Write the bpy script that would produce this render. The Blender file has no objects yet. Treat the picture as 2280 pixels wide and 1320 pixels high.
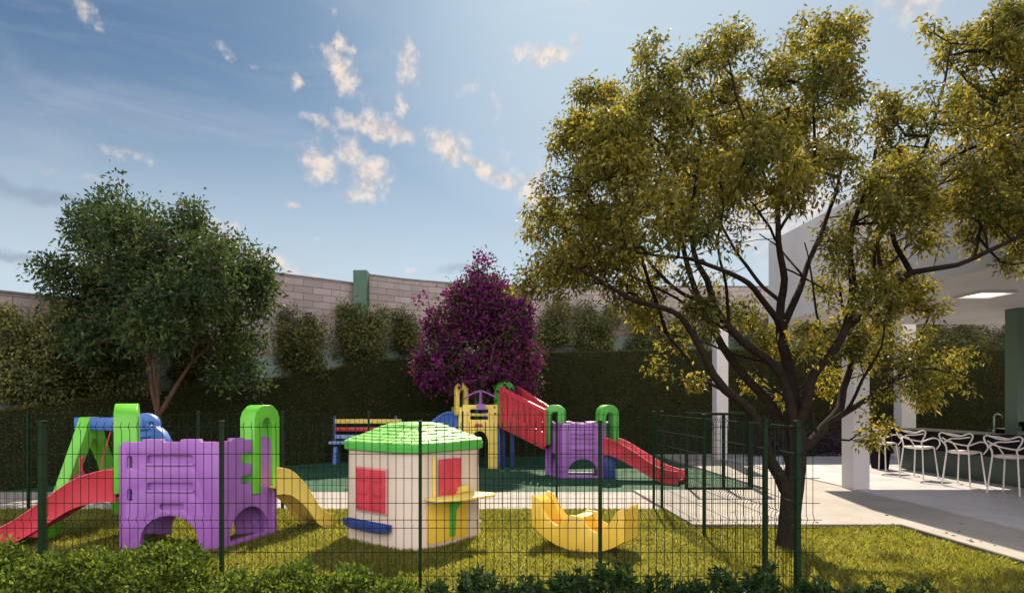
import bpy, bmesh, math, random
import numpy as np
from mathutils import Vector, Matrix, noise as mnoise
from mathutils.geometry import tessellate_polygon

rad = math.radians
random.seed(7)
RNG = np.random.default_rng(11)
S = bpy.context.scene
COL = S.collection

# ------------------------------------------------------------------ camera
FPX = 1450.0; VX = 1057.0; HY = 888.0; CH = 1.7
cam_d = bpy.data.cameras.new('camera')
cam = bpy.data.objects.new('camera', cam_d); COL.objects.link(cam)
cam.location = (0, 0, CH); cam.rotation_euler = (rad(90), 0, 0)
cam_d.sensor_width = 36.0
cam_d.lens = 36.0 * FPX / 2280.0
cam_d.shift_x = (1140 - VX) / 2280.0
cam_d.shift_y = (HY - 660) / 2280.0
cam_d.clip_start = 0.05; cam_d.clip_end = 2000
S.camera = cam

def P(px, py, Z):
    """a point of the place from where the photo shows it, at distance Z"""
    return Vector(((px - VX) * Z / FPX, Z, CH - (py - HY) * Z / FPX))
def GX(px, Z): return (px - VX) * Z / FPX
def GZ(py): return CH * FPX / (py - HY)

# ------------------------------------------------------------------ view
S.view_settings.view_transform = 'Standard'
S.view_settings.look = 'None'
S.view_settings.exposure = 1.0
S.view_settings.gamma = 1.0
S.render.engine = 'CYCLES'

# ------------------------------------------------------------------ sun and sky
SUN_AZ, SUN_EL = rad(10), rad(43)
sd = Vector((math.sin(SUN_AZ) * math.cos(SUN_EL), math.cos(SUN_AZ) * math.cos(SUN_EL), math.sin(SUN_EL)))
sl = bpy.data.lights.new('sun', 'SUN'); sl.energy = 4.1; sl.angle = rad(0.6); sl.color = (1.0, 0.86, 0.66)
so = bpy.data.objects.new('sun', sl); COL.objects.link(so)
so.rotation_euler = sd.to_track_quat('Z', 'Y').to_euler(); so.location = (3, 14, 20)

class NT:
    def __init__(s, tree): s.t = tree; s.n = tree.nodes; s.l = tree.links
    def new(s, typ, **kw):
        n = s.n.new(typ)
        for k, v in kw.items(): setattr(n, k, v)
        return n
    def link(s, a, b): s.l.new(a, b)
    def inp(s, sock, v):
        if isinstance(v, bpy.types.NodeSocket): s.l.new(v, sock)
        elif v is not None: sock.default_value = v
    def math(s, op, a, b=None, c=None, clamp=False):
        n = s.new('ShaderNodeMath', operation=op, use_clamp=clamp)
        s.inp(n.inputs[0], a)
        if b is not None: s.inp(n.inputs[1], b)
        if c is not None: s.inp(n.inputs[2], c)
        return n.outputs[0]
    def vmath(s, op, a, b=None):
        n = s.new('ShaderNodeVectorMath', operation=op)
        s.inp(n.inputs[0], a)
        if b is not None: s.inp(n.inputs[1], b)
        return n
    def noise(s, vec, scale, detail=3, rough=0.5, dist=0.0):
        n = s.new('ShaderNodeTexNoise'); s.inp(n.inputs['Vector'], vec)
        n.inputs['Scale'].default_value = scale; n.inputs['Detail'].default_value = detail
        n.inputs['Roughness'].default_value = rough; n.inputs['Distortion'].default_value = dist
        return n
    def mix(s, fac, a, b, blend='MIX'):
        n = s.new('ShaderNodeMix', data_type='RGBA', blend_type=blend)
        s.inp(n.inputs[0], fac); s.inp(n.inputs[6], a); s.inp(n.inputs[7], b)
        return n.outputs[2]
    def mr(s, v, a, b, c=0.0, d=1.0, smooth=False):
        n = s.new('ShaderNodeMapRange')
        if smooth: n.interpolation_type = 'SMOOTHSTEP'
        s.inp(n.inputs[0], v)
        for i, x in zip((1, 2, 3, 4), (a, b, c, d)): n.inputs[i].default_value = x
        return n.outputs[0]

def c4(c): return (c[0], c[1], c[2], 1.0)

world = bpy.data.worlds.new('World'); S.world = world; world.use_nodes = True
W = NT(world.node_tree); W.n.clear()
tc = W.new('ShaderNodeTexCoord')
sky = W.new('ShaderNodeTexSky', sky_type='NISHITA', sun_disc=False)
sky.sun_elevation = SUN_EL; sky.sun_rotation = SUN_AZ
sky.air_density = 1.0; sky.dust_density = 1.0; sky.ozone_density = 1.4
sep = W.new('ShaderNodeSeparateXYZ'); W.link(tc.outputs['Generated'], sep.inputs[0])
az = W.math('ARCTAN2', sep.outputs[0], sep.outputs[1])
el = W.math('ARCSINE', sep.outputs[2])
ae = W.new('ShaderNodeCombineXYZ'); W.link(az, ae.inputs[0]); W.link(el, ae.inputs[1])
wn = W.noise(ae.outputs[0], 13.0, 6, 0.65)
wv = W.vmath('SUBTRACT', wn.outputs['Color'], (0.5, 0.5, 0.5))
wv2 = W.vmath('MULTIPLY', wv.outputs[0], (0.10, 0.06, 0.0))
aew = W.vmath('ADD', ae.outputs[0], wv2.outputs[0]).outputs[0]
CLOUDS = [(762,165,52,24,-48,1),(775,110,22,15,-40,.9),(905,150,22,40,10,.85),(900,92,12,14,0,.6),(655,183,18,14,0,.85),
 (1212,122,66,22,0,.95),(1278,100,16,13,0,.7),(842,284,85,20,-4,1),(710,283,34,14,-15,.85),(888,235,18,26,0,.75),
 (1105,238,20,32,0,.6),(1040,190,40,18,15,.45),(705,365,38,28,0,1),(780,340,34,26,0,.9),(825,392,42,30,20,.95),(800,438,48,15,5,.8),
 (1000,335,44,30,-30,1.05),(1062,375,44,20,-30,1),(1120,402,60,20,-20,.9),(1190,425,50,50,0,.8),(300,350,42,12,-5,.6),
 (190,22,26,22,-50,.65),(207,60,16,10,-40,.45),(505,117,24,10,-25,.5),(650,455,14,8,0,.55),(535,495,18,11,-20,.55),
 (495,528,34,34,-40,.95),(595,578,60,15,-20,.75),(680,606,60,11,-12,.55),(2040,12,50,26,0,.8),(1115,340,16,18,0,.65),
 (1310,2,45,9,0,.5),(930,600,16,8,0,.5),(700,545,14,7,0,.45),(235,400,40,9,0,.5),(130,380,40,7,0,.4),(740,40,16,14,-40,.45),
 (560,150,14,10,-40,.3),(1740,470,150,60,10,.9),(1830,330,90,60,0,.7),(1400,600,200,30,0,.6),(2230,300,70,50,0,.6)]
acc = None
for (px, py, rx, ry, rot, inten) in CLOUDS:
    d = Vector(((px - VX) / FPX, 1, (HY - py) / FPX)).normalized()
    m = W.new('ShaderNodeMapping', vector_type='TEXTURE')
    m.inputs['Location'].default_value = (math.atan2(d.x, d.y), math.asin(d.z), 0)
    m.inputs['Rotation'].default_value = (0, 0, rad(rot))
    k = 1.5 * math.hypot(d.x, d.y)
    m.inputs['Scale'].default_value = (k * rx / FPX, k * ry / FPX, 1)
    W.link(aew, m.inputs['Vector'])
    ln = W.vmath('LENGTH', m.outputs[0]).outputs['Value']
    v = W.mr(ln, 1.25, 0.1, 0.0, inten)
    acc = v if acc is None else W.math('MAXIMUM', acc, v)
fn = W.noise(ae.outputs[0], 42.0, 8, 0.62)
puff = W.mr(W.math('ADD', acc, W.math('MULTIPLY', W.math('SUBTRACT', fn.outputs['Fac'], 0.5), 1.15)), 0.16, 1.0, 0, 1, True)
# thin high streaks over the whole dome
sm = W.new('ShaderNodeMapping'); sm.inputs['Rotation'].default_value = (0, 0, rad(38)); sm.inputs['Scale'].default_value = (2.0, 9.0, 1)
W.link(ae.outputs[0], sm.inputs['Vector'])
st = W.noise(sm.outputs[0], 1.6, 6, 0.62, 0.6)
streak = W.mr(st.outputs['Fac'], 0.42, 0.80, 0, 0.36, True)
# paler and whiter towards the horizon and around the sun's side
sunv = W.vmath('DOT_PRODUCT', tc.outputs['Generated'], (math.sin(rad(26)) * math.cos(rad(16)), math.cos(rad(26)) * math.cos(rad(16)), math.sin(rad(16)))).outputs['Value']
hor = W.mr(el, 0.47, 0.08, 0.0, 0.88, True)
veil = W.mr(sunv, 0.76, 1.0, 0.0, 0.62, True)
hz = W.math('MAXIMUM', hor, veil)
SKYMUL = 1.0
skyc = W.mix(1.0, sky.outputs[0], (0.29, 0.39, 0.445, 1), 'MULTIPLY')
hazec = (4.5, 5.25, 5.75, 1)
cA = W.mix(hz, skyc, hazec)
cB = W.mix(streak, cA, (3.5, 3.8, 4.5, 1))
shade = W.mr(fn.outputs['Fac'], 0.35, 0.62, 0, 1, True)
cloudc = W.mix(shade, (3.9, 3.7, 3.8, 1), (6.3, 5.5, 4.8, 1))
cC = W.mix(W.math('MULTIPLY', puff, 0.92), cB, cloudc)
for (px, py, rx, ry, rot, inten) in [(110, 440, 190, 16, -9, .55), (30, 565, 110, 12, -9, .6), (1020, 602, 50, 16, 0, .4), (330, 500, 120, 10, -12, .25)]:
    d = Vector(((px - VX) / FPX, 1, (HY - py) / FPX)).normalized()
    m = W.new('ShaderNodeMapping', vector_type='TEXTURE')
    m.inputs['Location'].default_value = (math.atan2(d.x, d.y), math.asin(d.z), 0); m.inputs['Rotation'].default_value = (0, 0, rad(rot))
    m.inputs['Scale'].default_value = (rx / FPX, ry / FPX, 1); W.link(aew, m.inputs['Vector'])
    cC = W.mix(W.mr(W.vmath('LENGTH', m.outputs[0]).outputs['Value'], 1.3, 0.2, 0.0, inten, True), cC, (1.9, 2.3, 3.1, 1))
# unseen bright area added to the sky behind the viewer to fill shaded faces
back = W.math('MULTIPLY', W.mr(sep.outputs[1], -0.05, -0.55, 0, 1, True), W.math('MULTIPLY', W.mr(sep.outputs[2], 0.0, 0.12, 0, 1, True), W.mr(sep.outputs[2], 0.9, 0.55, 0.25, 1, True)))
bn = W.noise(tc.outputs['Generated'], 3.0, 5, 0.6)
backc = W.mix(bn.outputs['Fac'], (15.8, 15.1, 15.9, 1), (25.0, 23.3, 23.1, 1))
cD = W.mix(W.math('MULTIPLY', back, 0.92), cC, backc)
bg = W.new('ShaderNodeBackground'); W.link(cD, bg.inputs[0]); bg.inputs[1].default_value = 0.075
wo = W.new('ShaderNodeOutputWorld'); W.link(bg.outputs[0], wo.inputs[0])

# ------------------------------------------------------------------ materials
def principled(name):
    m = bpy.data.materials.new(name); m.use_nodes = True
    t = NT(m.node_tree); t.n.clear()
    b = t.new('ShaderNodeBsdfPrincipled'); o = t.new('ShaderNodeOutputMaterial')
    t.link(b.outputs[0], o.inputs[0])
    return m, t, b, o

def surf(name, col, rough=0.6, var=0.15, scale=6.0, bump=0.0, bscale=60.0, spec=0.5, col2=None, metal=0.0, fine=0.0):
    m, t, b, o = principled(name)
    tcn = t.new('ShaderNodeTexCoord')
    n = t.noise(tcn.outputs['Object'], scale, 5, 0.6)
    a = c4([x * (1 - var) for x in col]); c = c4([min(1, x * (1 + var)) for x in (col2 or col)])
    base = t.mix(t.mr(n.outputs['Fac'], 0.3, 0.7), a, c)
    if fine > 0:
        n2 = t.noise(tcn.outputs['Object'], bscale * 1.3, 3, 0.6)
        base = t.mix(t.mr(n2.outputs['Fac'], 0.35, 0.65, 0, fine), base, (0, 0, 0, 1))
    t.link(base, b.inputs['Base Color'])
    rn = t.noise(tcn.outputs['Object'], scale * 3, 4, 0.6)
    t.link(t.mr(rn.outputs['Fac'], 0.3, 0.7, max(0.05, rough - 0.08), min(1, rough + 0.1)), b.inputs['Roughness'])
    b.inputs['Metallic'].default_value = metal
    b.inputs['Specular IOR Level'].default_value = spec
    if bump > 0:
        bn_ = t.noise(tcn.outputs['Object'], bscale, 4, 0.6)
        bu = t.new('ShaderNodeBump'); bu.inputs['Strength'].default_value = bump; bu.inputs['Distance'].default_value = 0.01
        t.link(bn_.outputs['Fac'], bu.inputs['Height']); t.link(bu.outputs[0], b.inputs['Normal'])
    return m

def leafmat(name, c1, c2, c3=None, trans=0.45, rough=0.5, spec=0.3, tcol=None, cl=1.2):
    """leaf colour varies leaf by leaf and in larger patches of the plant"""
    m = bpy.data.materials.new(name); m.use_nodes = True
    t = NT(m.node_tree); t.n.clear()
    o = t.new('ShaderNodeOutputMaterial')
    g = t.new('ShaderNodeNewGeometry')
    tcn = t.new('ShaderNodeTexCoord')
    base = t.mix(g.outputs['Random Per Island'], c4(c1), c4(c2))
    if c3:
        n = t.noise(tcn.outputs['Object'], cl, 3, 0.6)
        base = t.mix(t.mr(n.outputs['Fac'], 0.42, 0.62, 0, 0.75), base, c4(c3))
    p = t.new('ShaderNodeBsdfPrincipled'); t.link(base, p.inputs['Base Color'])
    p.inputs['Roughness'].default_value = rough; p.inputs['Specular IOR Level'].default_value = spec
    tr = t.new('ShaderNodeBsdfTranslucent')
    tcl = t.mix(1.0, base, c4(tcol or (1.25, 1.15, 0.6)), 'MULTIPLY')
    t.link(tcl, tr.inputs[0])
    ms = t.new('ShaderNodeMixShader'); ms.inputs[0].default_value = trans
    t.link(p.outputs[0], ms.inputs[1]); t.link(tr.outputs[0], ms.inputs[2]); t.link(ms.outputs[0], o.inputs[0])
    return m

M = {}
M['purple'] = surf('purple_plastic', (0.33, 0.125, 0.44), 0.40, 0.12, 2.2, 0.15, 90)
M['lime'] = surf('lime_plastic', (0.13, 0.50, 0.035), 0.40, 0.10, 3, 0.1, 90)
M['green_plastic'] = surf('green_plastic', (0.075, 0.40, 0.055), 0.42, 0.10, 3, 0.1, 90)
M['red'] = surf('red_plastic', (0.60, 0.05, 0.075), 0.42, 0.12, 3, 0.1, 90)
M['yellow'] = surf('yellow_plastic', (0.78, 0.50, 0.05), 0.42, 0.10, 3, 0.1, 90)
M['paleyellow'] = surf('pale_yellow_plastic', (0.80, 0.62, 0.13), 0.42, 0.08, 3, 0.1, 90)
M['blue'] = surf('blue_plastic', (0.055, 0.14, 0.45), 0.42, 0.12, 3, 0.1, 90)
M['navy'] = surf('navy_plastic', (0.03, 0.06, 0.24), 0.42, 0.12, 3, 0.1, 90)
M['skyblue'] = surf('light_blue_plastic', (0.25, 0.36, 0.62), 0.45, 0.12, 3, 0.1, 90)
M['cream'] = surf('cream_plastic', (0.64, 0.53, 0.42), 0.5, 0.06, 2.5, 0.15, 70)
M['pink'] = surf('pink_plastic', (0.62, 0.26, 0.24), 0.5, 0.08, 3)
M['roof_green'] = surf('roof_green', (0.21, 0.55, 0.11), 0.5, 0.18, 9, 0.2, 60)
M['fence'] = surf('fence_green', (0.006, 0.017, 0.007), 0.6, 0.2, 5, spec=0.2)
M['post'] = surf('post_green', (0.006, 0.024, 0.008), 0.6, 0.2, 5, spec=0.15)
M['dark'] = surf('dark_hole', (0.02, 0.018, 0.025), 0.8, 0.1)
M['black'] = surf('black_stone', (0.010, 0.009, 0.012), 0.7, 0.2, 8, spec=0.05)
M['steel'] = surf('steel', (0.55, 0.55, 0.55), 0.22, 0.05, 8, metal=1.0)
M['white'] = surf('white_plaster', (0.61, 0.585, 0.585), 0.75, 0.08, 1.0, 0.12, 40)
M['stool'] = surf('stool_white', (0.72, 0.66, 0.62), 0.4, 0.04, 4)
M['bar_green'] = surf('bar_green', (0.045, 0.075, 0.055), 0.5, 0.12, 3)
M['bar_wall'] = surf('bar_wall', (0.11, 0.17, 0.12), 0.6, 0.08, 2)
M['wall_base'] = surf('painted_plaster', (0.20, 0.27, 0.24), 0.8, 0.15, 1.5, 0.2, 30)
M['column'] = surf('column_green', (0.055, 0.115, 0.075), 0.7, 0.15, 1.5, 0.2, 30)
M['bark'] = surf('bark', (0.024, 0.017, 0.013), 0.9, 0.35, 14, 0.9, 45, 0.1)
M['bark_red'] = surf('bark_red', (0.085, 0.048, 0.035), 0.9, 0.3, 10, 0.6, 40, 0.2)
M['bark_pale'] = surf('bark_pale', (0.20, 0.14, 0.12), 0.9, 0.3, 10, 0.6, 40, 0.2)
M['stem'] = surf('stem', (0.06, 0.05, 0.025), 0.9, 0.3, 10)
M['leaf_main'] = leafmat('leaf_main', (0.080, 0.095, 0.018), (0.42, 0.35, 0.075), (0.055, 0.08, 0.022), 0.6, 0.5, 0.3)
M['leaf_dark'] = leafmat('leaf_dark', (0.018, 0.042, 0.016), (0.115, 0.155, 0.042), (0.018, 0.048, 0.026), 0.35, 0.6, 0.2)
M['leaf_purple'] = leafmat('leaf_purple', (0.07, 0.010, 0.055), (0.32, 0.03, 0.24), (0.04, 0.02, 0.035), 0.4, 0.6, 0.15, tcol=(1.2, 0.8, 0.9), cl=2.5)
M['leaf_boug'] = leafmat('leaf_boug', (0.03, 0.045, 0.018), (0.10, 0.09, 0.03), None, 0.3, 0.6, 0.15)
M['leaf_climb'] = leafmat('leaf_climb', (0.038, 0.052, 0.015), (0.30, 0.29, 0.095), (0.05, 0.07, 0.022), 0.3, 0.6, 0.2)
M['leaf_box'] = leafmat('leaf_box', (0.015, 0.05, 0.008), (0.24, 0.30, 0.04), (0.03, 0.08, 0.012), 0.45, 0.55, 0.2)
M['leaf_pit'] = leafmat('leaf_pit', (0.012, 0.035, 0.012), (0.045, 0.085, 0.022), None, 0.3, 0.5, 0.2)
M['leaf_hedge'] = leafmat('leaf_hedge', (0.046, 0.048, 0.013), (0.100, 0.096, 0.026), (0.08, 0.075, 0.018), 0.2, 0.7, 0.1, cl=0.5)
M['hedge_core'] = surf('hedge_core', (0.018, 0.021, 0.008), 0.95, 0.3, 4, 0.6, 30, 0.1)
M['leaf_plum'] = leafmat('leaf_plum', (0.03, 0.02, 0.035), (0.07, 0.045, 0.07), None, 0.2)
M['blade'] = leafmat('grass_blade', (0.155, 0.185, 0.036), (0.40, 0.385, 0.12), (0.21, 0.23, 0.045), 0.62, 0.6, 0.1, cl=1.5)
M['litter'] = leafmat('leaf_litter', (0.12, 0.07, 0.02), (0.24, 0.17, 0.04), None, 0.2, 0.7, 0.1)
M['lawn'] = surf('lawn_soil', (0.085, 0.085, 0.022), 0.95, 0.3, 3.5, 0.8, 60, 0.1, fine=0.5)
M['ground'] = surf('ground', (0.10, 0.09, 0.06), 0.95, 0.2, 0.3)
M['concrete'] = surf('concrete', (0.39, 0.36, 0.33), 0.8, 0.12, 1.1, 0.15, 50, 0.3, fine=0.15)
M['slab'] = surf('slab', (0.50, 0.495, 0.52), 0.4, 0.12, 0.9, 0.05, 50, 0.4)
M['kerb'] = surf('kerb', (0.10, 0.09, 0.08), 0.85, 0.15, 3)
M['rubber'] = surf('rubber', (0.032, 0.115, 0.065), 0.85, 0.28, 0.9, 0.5, 110, 0.2, fine=0.4)
def lampmat():
    m, t, b, o = principled('light_panel')
    b.inputs['Base Color'].default_value = (0.9, 0.9, 0.88, 1)
    b.inputs['Emission Color'].default_value = (1, 0.93, 0.82, 1); b.inputs['Emission Strength'].default_value = 1.1
    return m
M['lamp'] = lampmat()
def blockmat():
    m, t, b, o = principled('concrete_block')
    uv = t.new('ShaderNodeUVMap')
    br = t.new('ShaderNodeTexBrick'); t.link(uv.outputs[0], br.inputs['Vector'])
    br.offset = 0.5
    br.inputs['Color1'].default_value = (0.37, 0.305, 0.275, 1); br.inputs['Color2'].default_value = (0.255, 0.22, 0.205, 1)
    br.inputs['Mortar'].default_value = (0.16, 0.115, 0.10, 1)
    br.inputs['Scale'].default_value = 1.0; br.inputs['Mortar Size'].default_value = 0.010
    br.inputs['Mortar Smooth'].default_value = 0.3; br.inputs['Bias'].default_value = 0.0
    br.inputs['Brick Width'].default_value = 0.56; br.inputs['Row Height'].default_value = 0.19
    n = t.noise(uv.outputs[0], 1.3, 6, 0.65)
    col = t.mix(t.mr(n.outputs['Fac'], 0.3, 0.75, 0, 0.35), br.outputs['Color'], (0.24, 0.21, 0.20, 1))
    mp = t.new('ShaderNodeMapping'); mp.inputs['Scale'].default_value = (3.0, 0.35, 1); t.link(uv.outputs[0], mp.inputs['Vector'])
    n3 = t.noise(mp.outputs[0], 1.6, 5, 0.7)
    col = t.mix(t.mr(n3.outputs['Fac'], 0.52, 0.75, 0, 0.45), col, (0.15, 0.13, 0.125, 1))
    t.link(col, b.inputs['Base Color']); b.inputs['Roughness'].default_value = 0.9
    bu = t.new('ShaderNodeBump'); bu.inputs['Strength'].default_value = 0.7; bu.inputs['Distance'].default_value = 0.012; bu.invert = True
    t.link(br.outputs['Fac'], bu.inputs['Height']); t.link(bu.outputs[0], b.inputs['Normal'])
    return m
M['block'] = blockmat()
M['coping'] = surf('coping', (0.17, 0.155, 0.15), 0.9, 0.2, 4)

# ------------------------------------------------------------------ object helpers
def wloc(o):
    v = Vector((0, 0, 0))
    while o is not None:
        v += o.location; o = o.parent
    return v
def thing(name, label, cat, loc=(0, 0, 0), group=None):
    o = bpy.data.objects.new(name, None); COL.objects.link(o); o.location = loc
    o['label'] = label; o['category'] = cat
    if group: o['group'] = group
    o.empty_display_size = 0.2
    return o
def tag(o, label, cat, group=None, kind=None):
    o['label'] = label; o['category'] = cat
    if group: o['group'] = group
    if kind: o['kind'] = kind
    return o

class MB:
    """collects shapes in world coordinates and links them as ONE mesh"""
    def __init__(s): s.v = []; s.f = []
    def add(s, vs, fs):
        b = len(s.v); s.v += [tuple(v) for v in vs]; s.f += [tuple(b + i for i in f) for f in fs]; return s
    def box(s, x0, x1, y0, y1, z0, z1):
        return s.add([(x0,y0,z0),(x1,y0,z0),(x1,y1,z0),(x0,y1,z0),(x0,y0,z1),(x1,y0,z1),(x1,y1,z1),(x0,y1,z1)],
                     [(0,3,2,1),(4,5,6,7),(0,1,5,4),(1,2,6,5),(2,3,7,6),(3,0,4,7)])
    def obox(s, c, u, w, h, d):
        """box centred at c, u = horizontal direction of its width w, h its height, d its depth"""
        u = Vector((u[0], u[1], 0)).normalized(); n = Vector((-u.y, u.x, 0)); c = Vector(c); z = Vector((0, 0, 1))
        vs = [c + u * (a * w / 2) + n * (b * d / 2) + z * (e * h / 2) for e in (-1, 1) for a, b in ((-1,-1),(1,-1),(1,1),(-1,1))]
        return s.add(vs, [(0,3,2,1),(4,5,6,7),(0,1,5,4),(1,2,6,5),(2,3,7,6),(3,0,4,7)])
    def tube(s, pts, r, n=8, cap=True):
        pts = [Vector(p) for p in pts]; rs = r if isinstance(r, (list, tuple)) else [r] * len(pts)
        up = Vector((0, 0, 1)); t0 = (pts[1] - pts[0]).normalized()
        if abs(t0.dot(up)) > 0.95: up = Vector((1, 0, 0))
        a = t0.cross(up).normalized(); vs = []
        for i, p in enumerate(pts):
            t = (pts[min(i + 1, len(pts) - 1)] - pts[max(i - 1, 0)])
            if t.length < 1e-9: t = t0
            t.normalize(); a = (a - t * a.dot(t)); 
            if a.length < 1e-6: a = t.orthogonal()
            a.normalize(); b = t.cross(a)
            for k in range(n):
                q = 2 * math.pi * k / n
                vs.append(p + (a * math.cos(q) + b * math.sin(q)) * rs[i])
        fs = []
        for i in range(len(pts) - 1):
            for k in range(n):
                fs.append((i*n+k, i*n+(k+1)%n, (i+1)*n+(k+1)%n, (i+1)*n+k))
        if cap: fs.append(tuple(reversed(range(n)))); fs.append(tuple(range((len(pts)-1)*n, len(pts)*n)))
        return s.add(vs, fs)
    def loft(s, rings, close=True, caps=True):
        n = len(rings[0]); vs = [v for r in rings for v in r]; fs = []
        for i in range(len(rings) - 1):
            for k in range(n if close else n - 1):
                fs.append((i*n+k, i*n+(k+1)%n, (i+1)*n+(k+1)%n, (i+1)*n+k))
        if caps: fs.append(tuple(reversed(range(n)))); fs.append(tuple(range((len(rings)-1)*n, len(rings)*n)))
        return s.add(vs, fs)
    def plate(s, outline, holes, th, O, u, w=(0, 0, 1)):
        """flat plate of thickness th; outline and holes in (u, up); grows to the right-hand normal side"""
        O = Vector(O); u = Vector(u).normalized(); w = Vector(w); n = u.cross(w).normalized()
        loops = [outline] + list(holes or [])
        flat = [p for l in loops for p in l]
        tris = tessellate_polygon([[Vector((p[0], p[1], 0)) for p in l] for l in loops])
        N = len(flat)
        vs = [O + u * p[0] + w * p[1] for p in flat] + [O + u * p[0] + w * p[1] + n * th for p in flat]
        fs = [tuple(t) for t in tris] + [tuple(N + i for i in reversed(t)) for t in tris]
        b = 0
        for l in loops:
            k = len(l)
            for i in range(k): fs.append((b+i, b+(i+1)%k, N+b+(i+1)%k, N+b+i))
            b += k
        return s.add(vs, fs)
    def build(s, name, mat, parent=None, bevel=0.0, smooth=True, ang=35, seg=2):
        off = wloc(parent) if parent else Vector((0, 0, 0))
        me = bpy.data.meshes.new(name)
        me.from_pydata([(v[0]-off.x, v[1]-off.y, v[2]-off.z) for v in s.v], [], s.f)
        bm = bmesh.new(); bm.from_mesh(me)
        bmesh.ops.recalc_face_normals(bm, faces=bm.faces)
        if bevel > 0:
            ed = [e for e in bm.edges if len(e.link_faces) == 2 and e.calc_face_angle(0) > rad(40)]
            bmesh.ops.bevel(bm, geom=ed, offset=bevel, segments=seg, affect='EDGES', clamp_overlap=True, profile=0.5)
        if smooth:
            for f in bm.faces: f.smooth = True
            for e in bm.edges:
                if len(e.link_faces) == 2 and e.calc_face_angle(0) > rad(ang): e.smooth = False
        bm.to_mesh(me); bm.free()
        me.materials.append(mat)
        o = bpy.data.objects.new(name, me); COL.objects.link(o)
        if parent: o.parent = parent
        return o

def np_mesh(name, V, F, mat, parent=None, smooth=False):
    """V (n,3), F (m,k) arrays -> one mesh"""
    off = wloc(parent) if parent else Vector((0, 0, 0))
    V = V - np.array(off[:])
    me = bpy.data.meshes.new(name); k = F.shape[1]
    me.vertices.add(len(V)); me.vertices.foreach_set('co', V.astype(np.float32).ravel())
    me.loops.add(F.size); me.loops.foreach_set('vertex_index', F.astype(np.int32).ravel())
    me.polygons.add(len(F)); me.polygons.foreach_set('loop_start', np.arange(0, F.size, k, dtype=np.int32))
    me.polygons.foreach_set('loop_total', np.full(len(F), k, dtype=np.int32))
    if smooth: me.polygons.foreach_set('use_smooth', np.ones(len(F), dtype=bool))
    me.update(calc_edges=True); me.materials.append(mat)
    o = bpy.data.objects.new(name, me); COL.objects.link(o)
    if parent: o.parent = parent
    return o

def unit(a): return a / np.maximum(np.linalg.norm(a, axis=1, keepdims=True), 1e-9)
def leaves(C, D, L, Wd, rng, fold=0.25, droop=0.15):
    """folded pointed leaves: base C, direction D; L, Wd scalar; returns V, F"""
    n = len(C); D = unit(D)
    R = rng.normal(size=(n, 3)); side = unit(np.cross(D, R)); nrm = np.cross(side, D)
    l = L * rng.uniform(0.65, 1.25, (n, 1)); w = Wd * rng.uniform(0.75, 1.2, (n, 1))
    tip = C + D * l - np.array([0, 0, 1]) * l * droop
    mid = C + D * l * 0.45
    lf = mid + side * w / 2 + nrm * w * fold; rt = mid - side * w / 2 + nrm * w * fold
    V = np.stack([C, rt, tip, lf], 1).reshape(-1, 3)
    b = np.arange(n)[:, None] * 4
    F = np.concatenate([b + np.array([[0, 1, 2]]), b + np.array([[0, 2, 3]])], 0)
    return V, F

def crom(pts, step=0.12):
    """smooth curve through traced points [(Vector, radius)...]"""
    P_ = [p for p, r in pts]; R_ = [r for p, r in pts]
    P_ = [P_[0] * 2 - P_[1]] + P_ + [P_[-1] * 2 - P_[-2]]
    out = []
    for i in range(1, len(P_) - 2):
        a, b, c, d = P_[i-1], P_[i], P_[i+1], P_[i+2]
        k = max(1, int((c - b).length / step))
        for j in range(k):
            t = j / k
            q = 0.5 * ((2*b) + (c-a)*t + (2*a-5*b+4*c-d)*t*t + (3*b-a-3*c+d)*t*t*t)
            out.append((q, R_[i-1] * (1-t) + R_[i] * t))
    out.append((P_[-2], R_[-1]))
    return out

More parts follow.
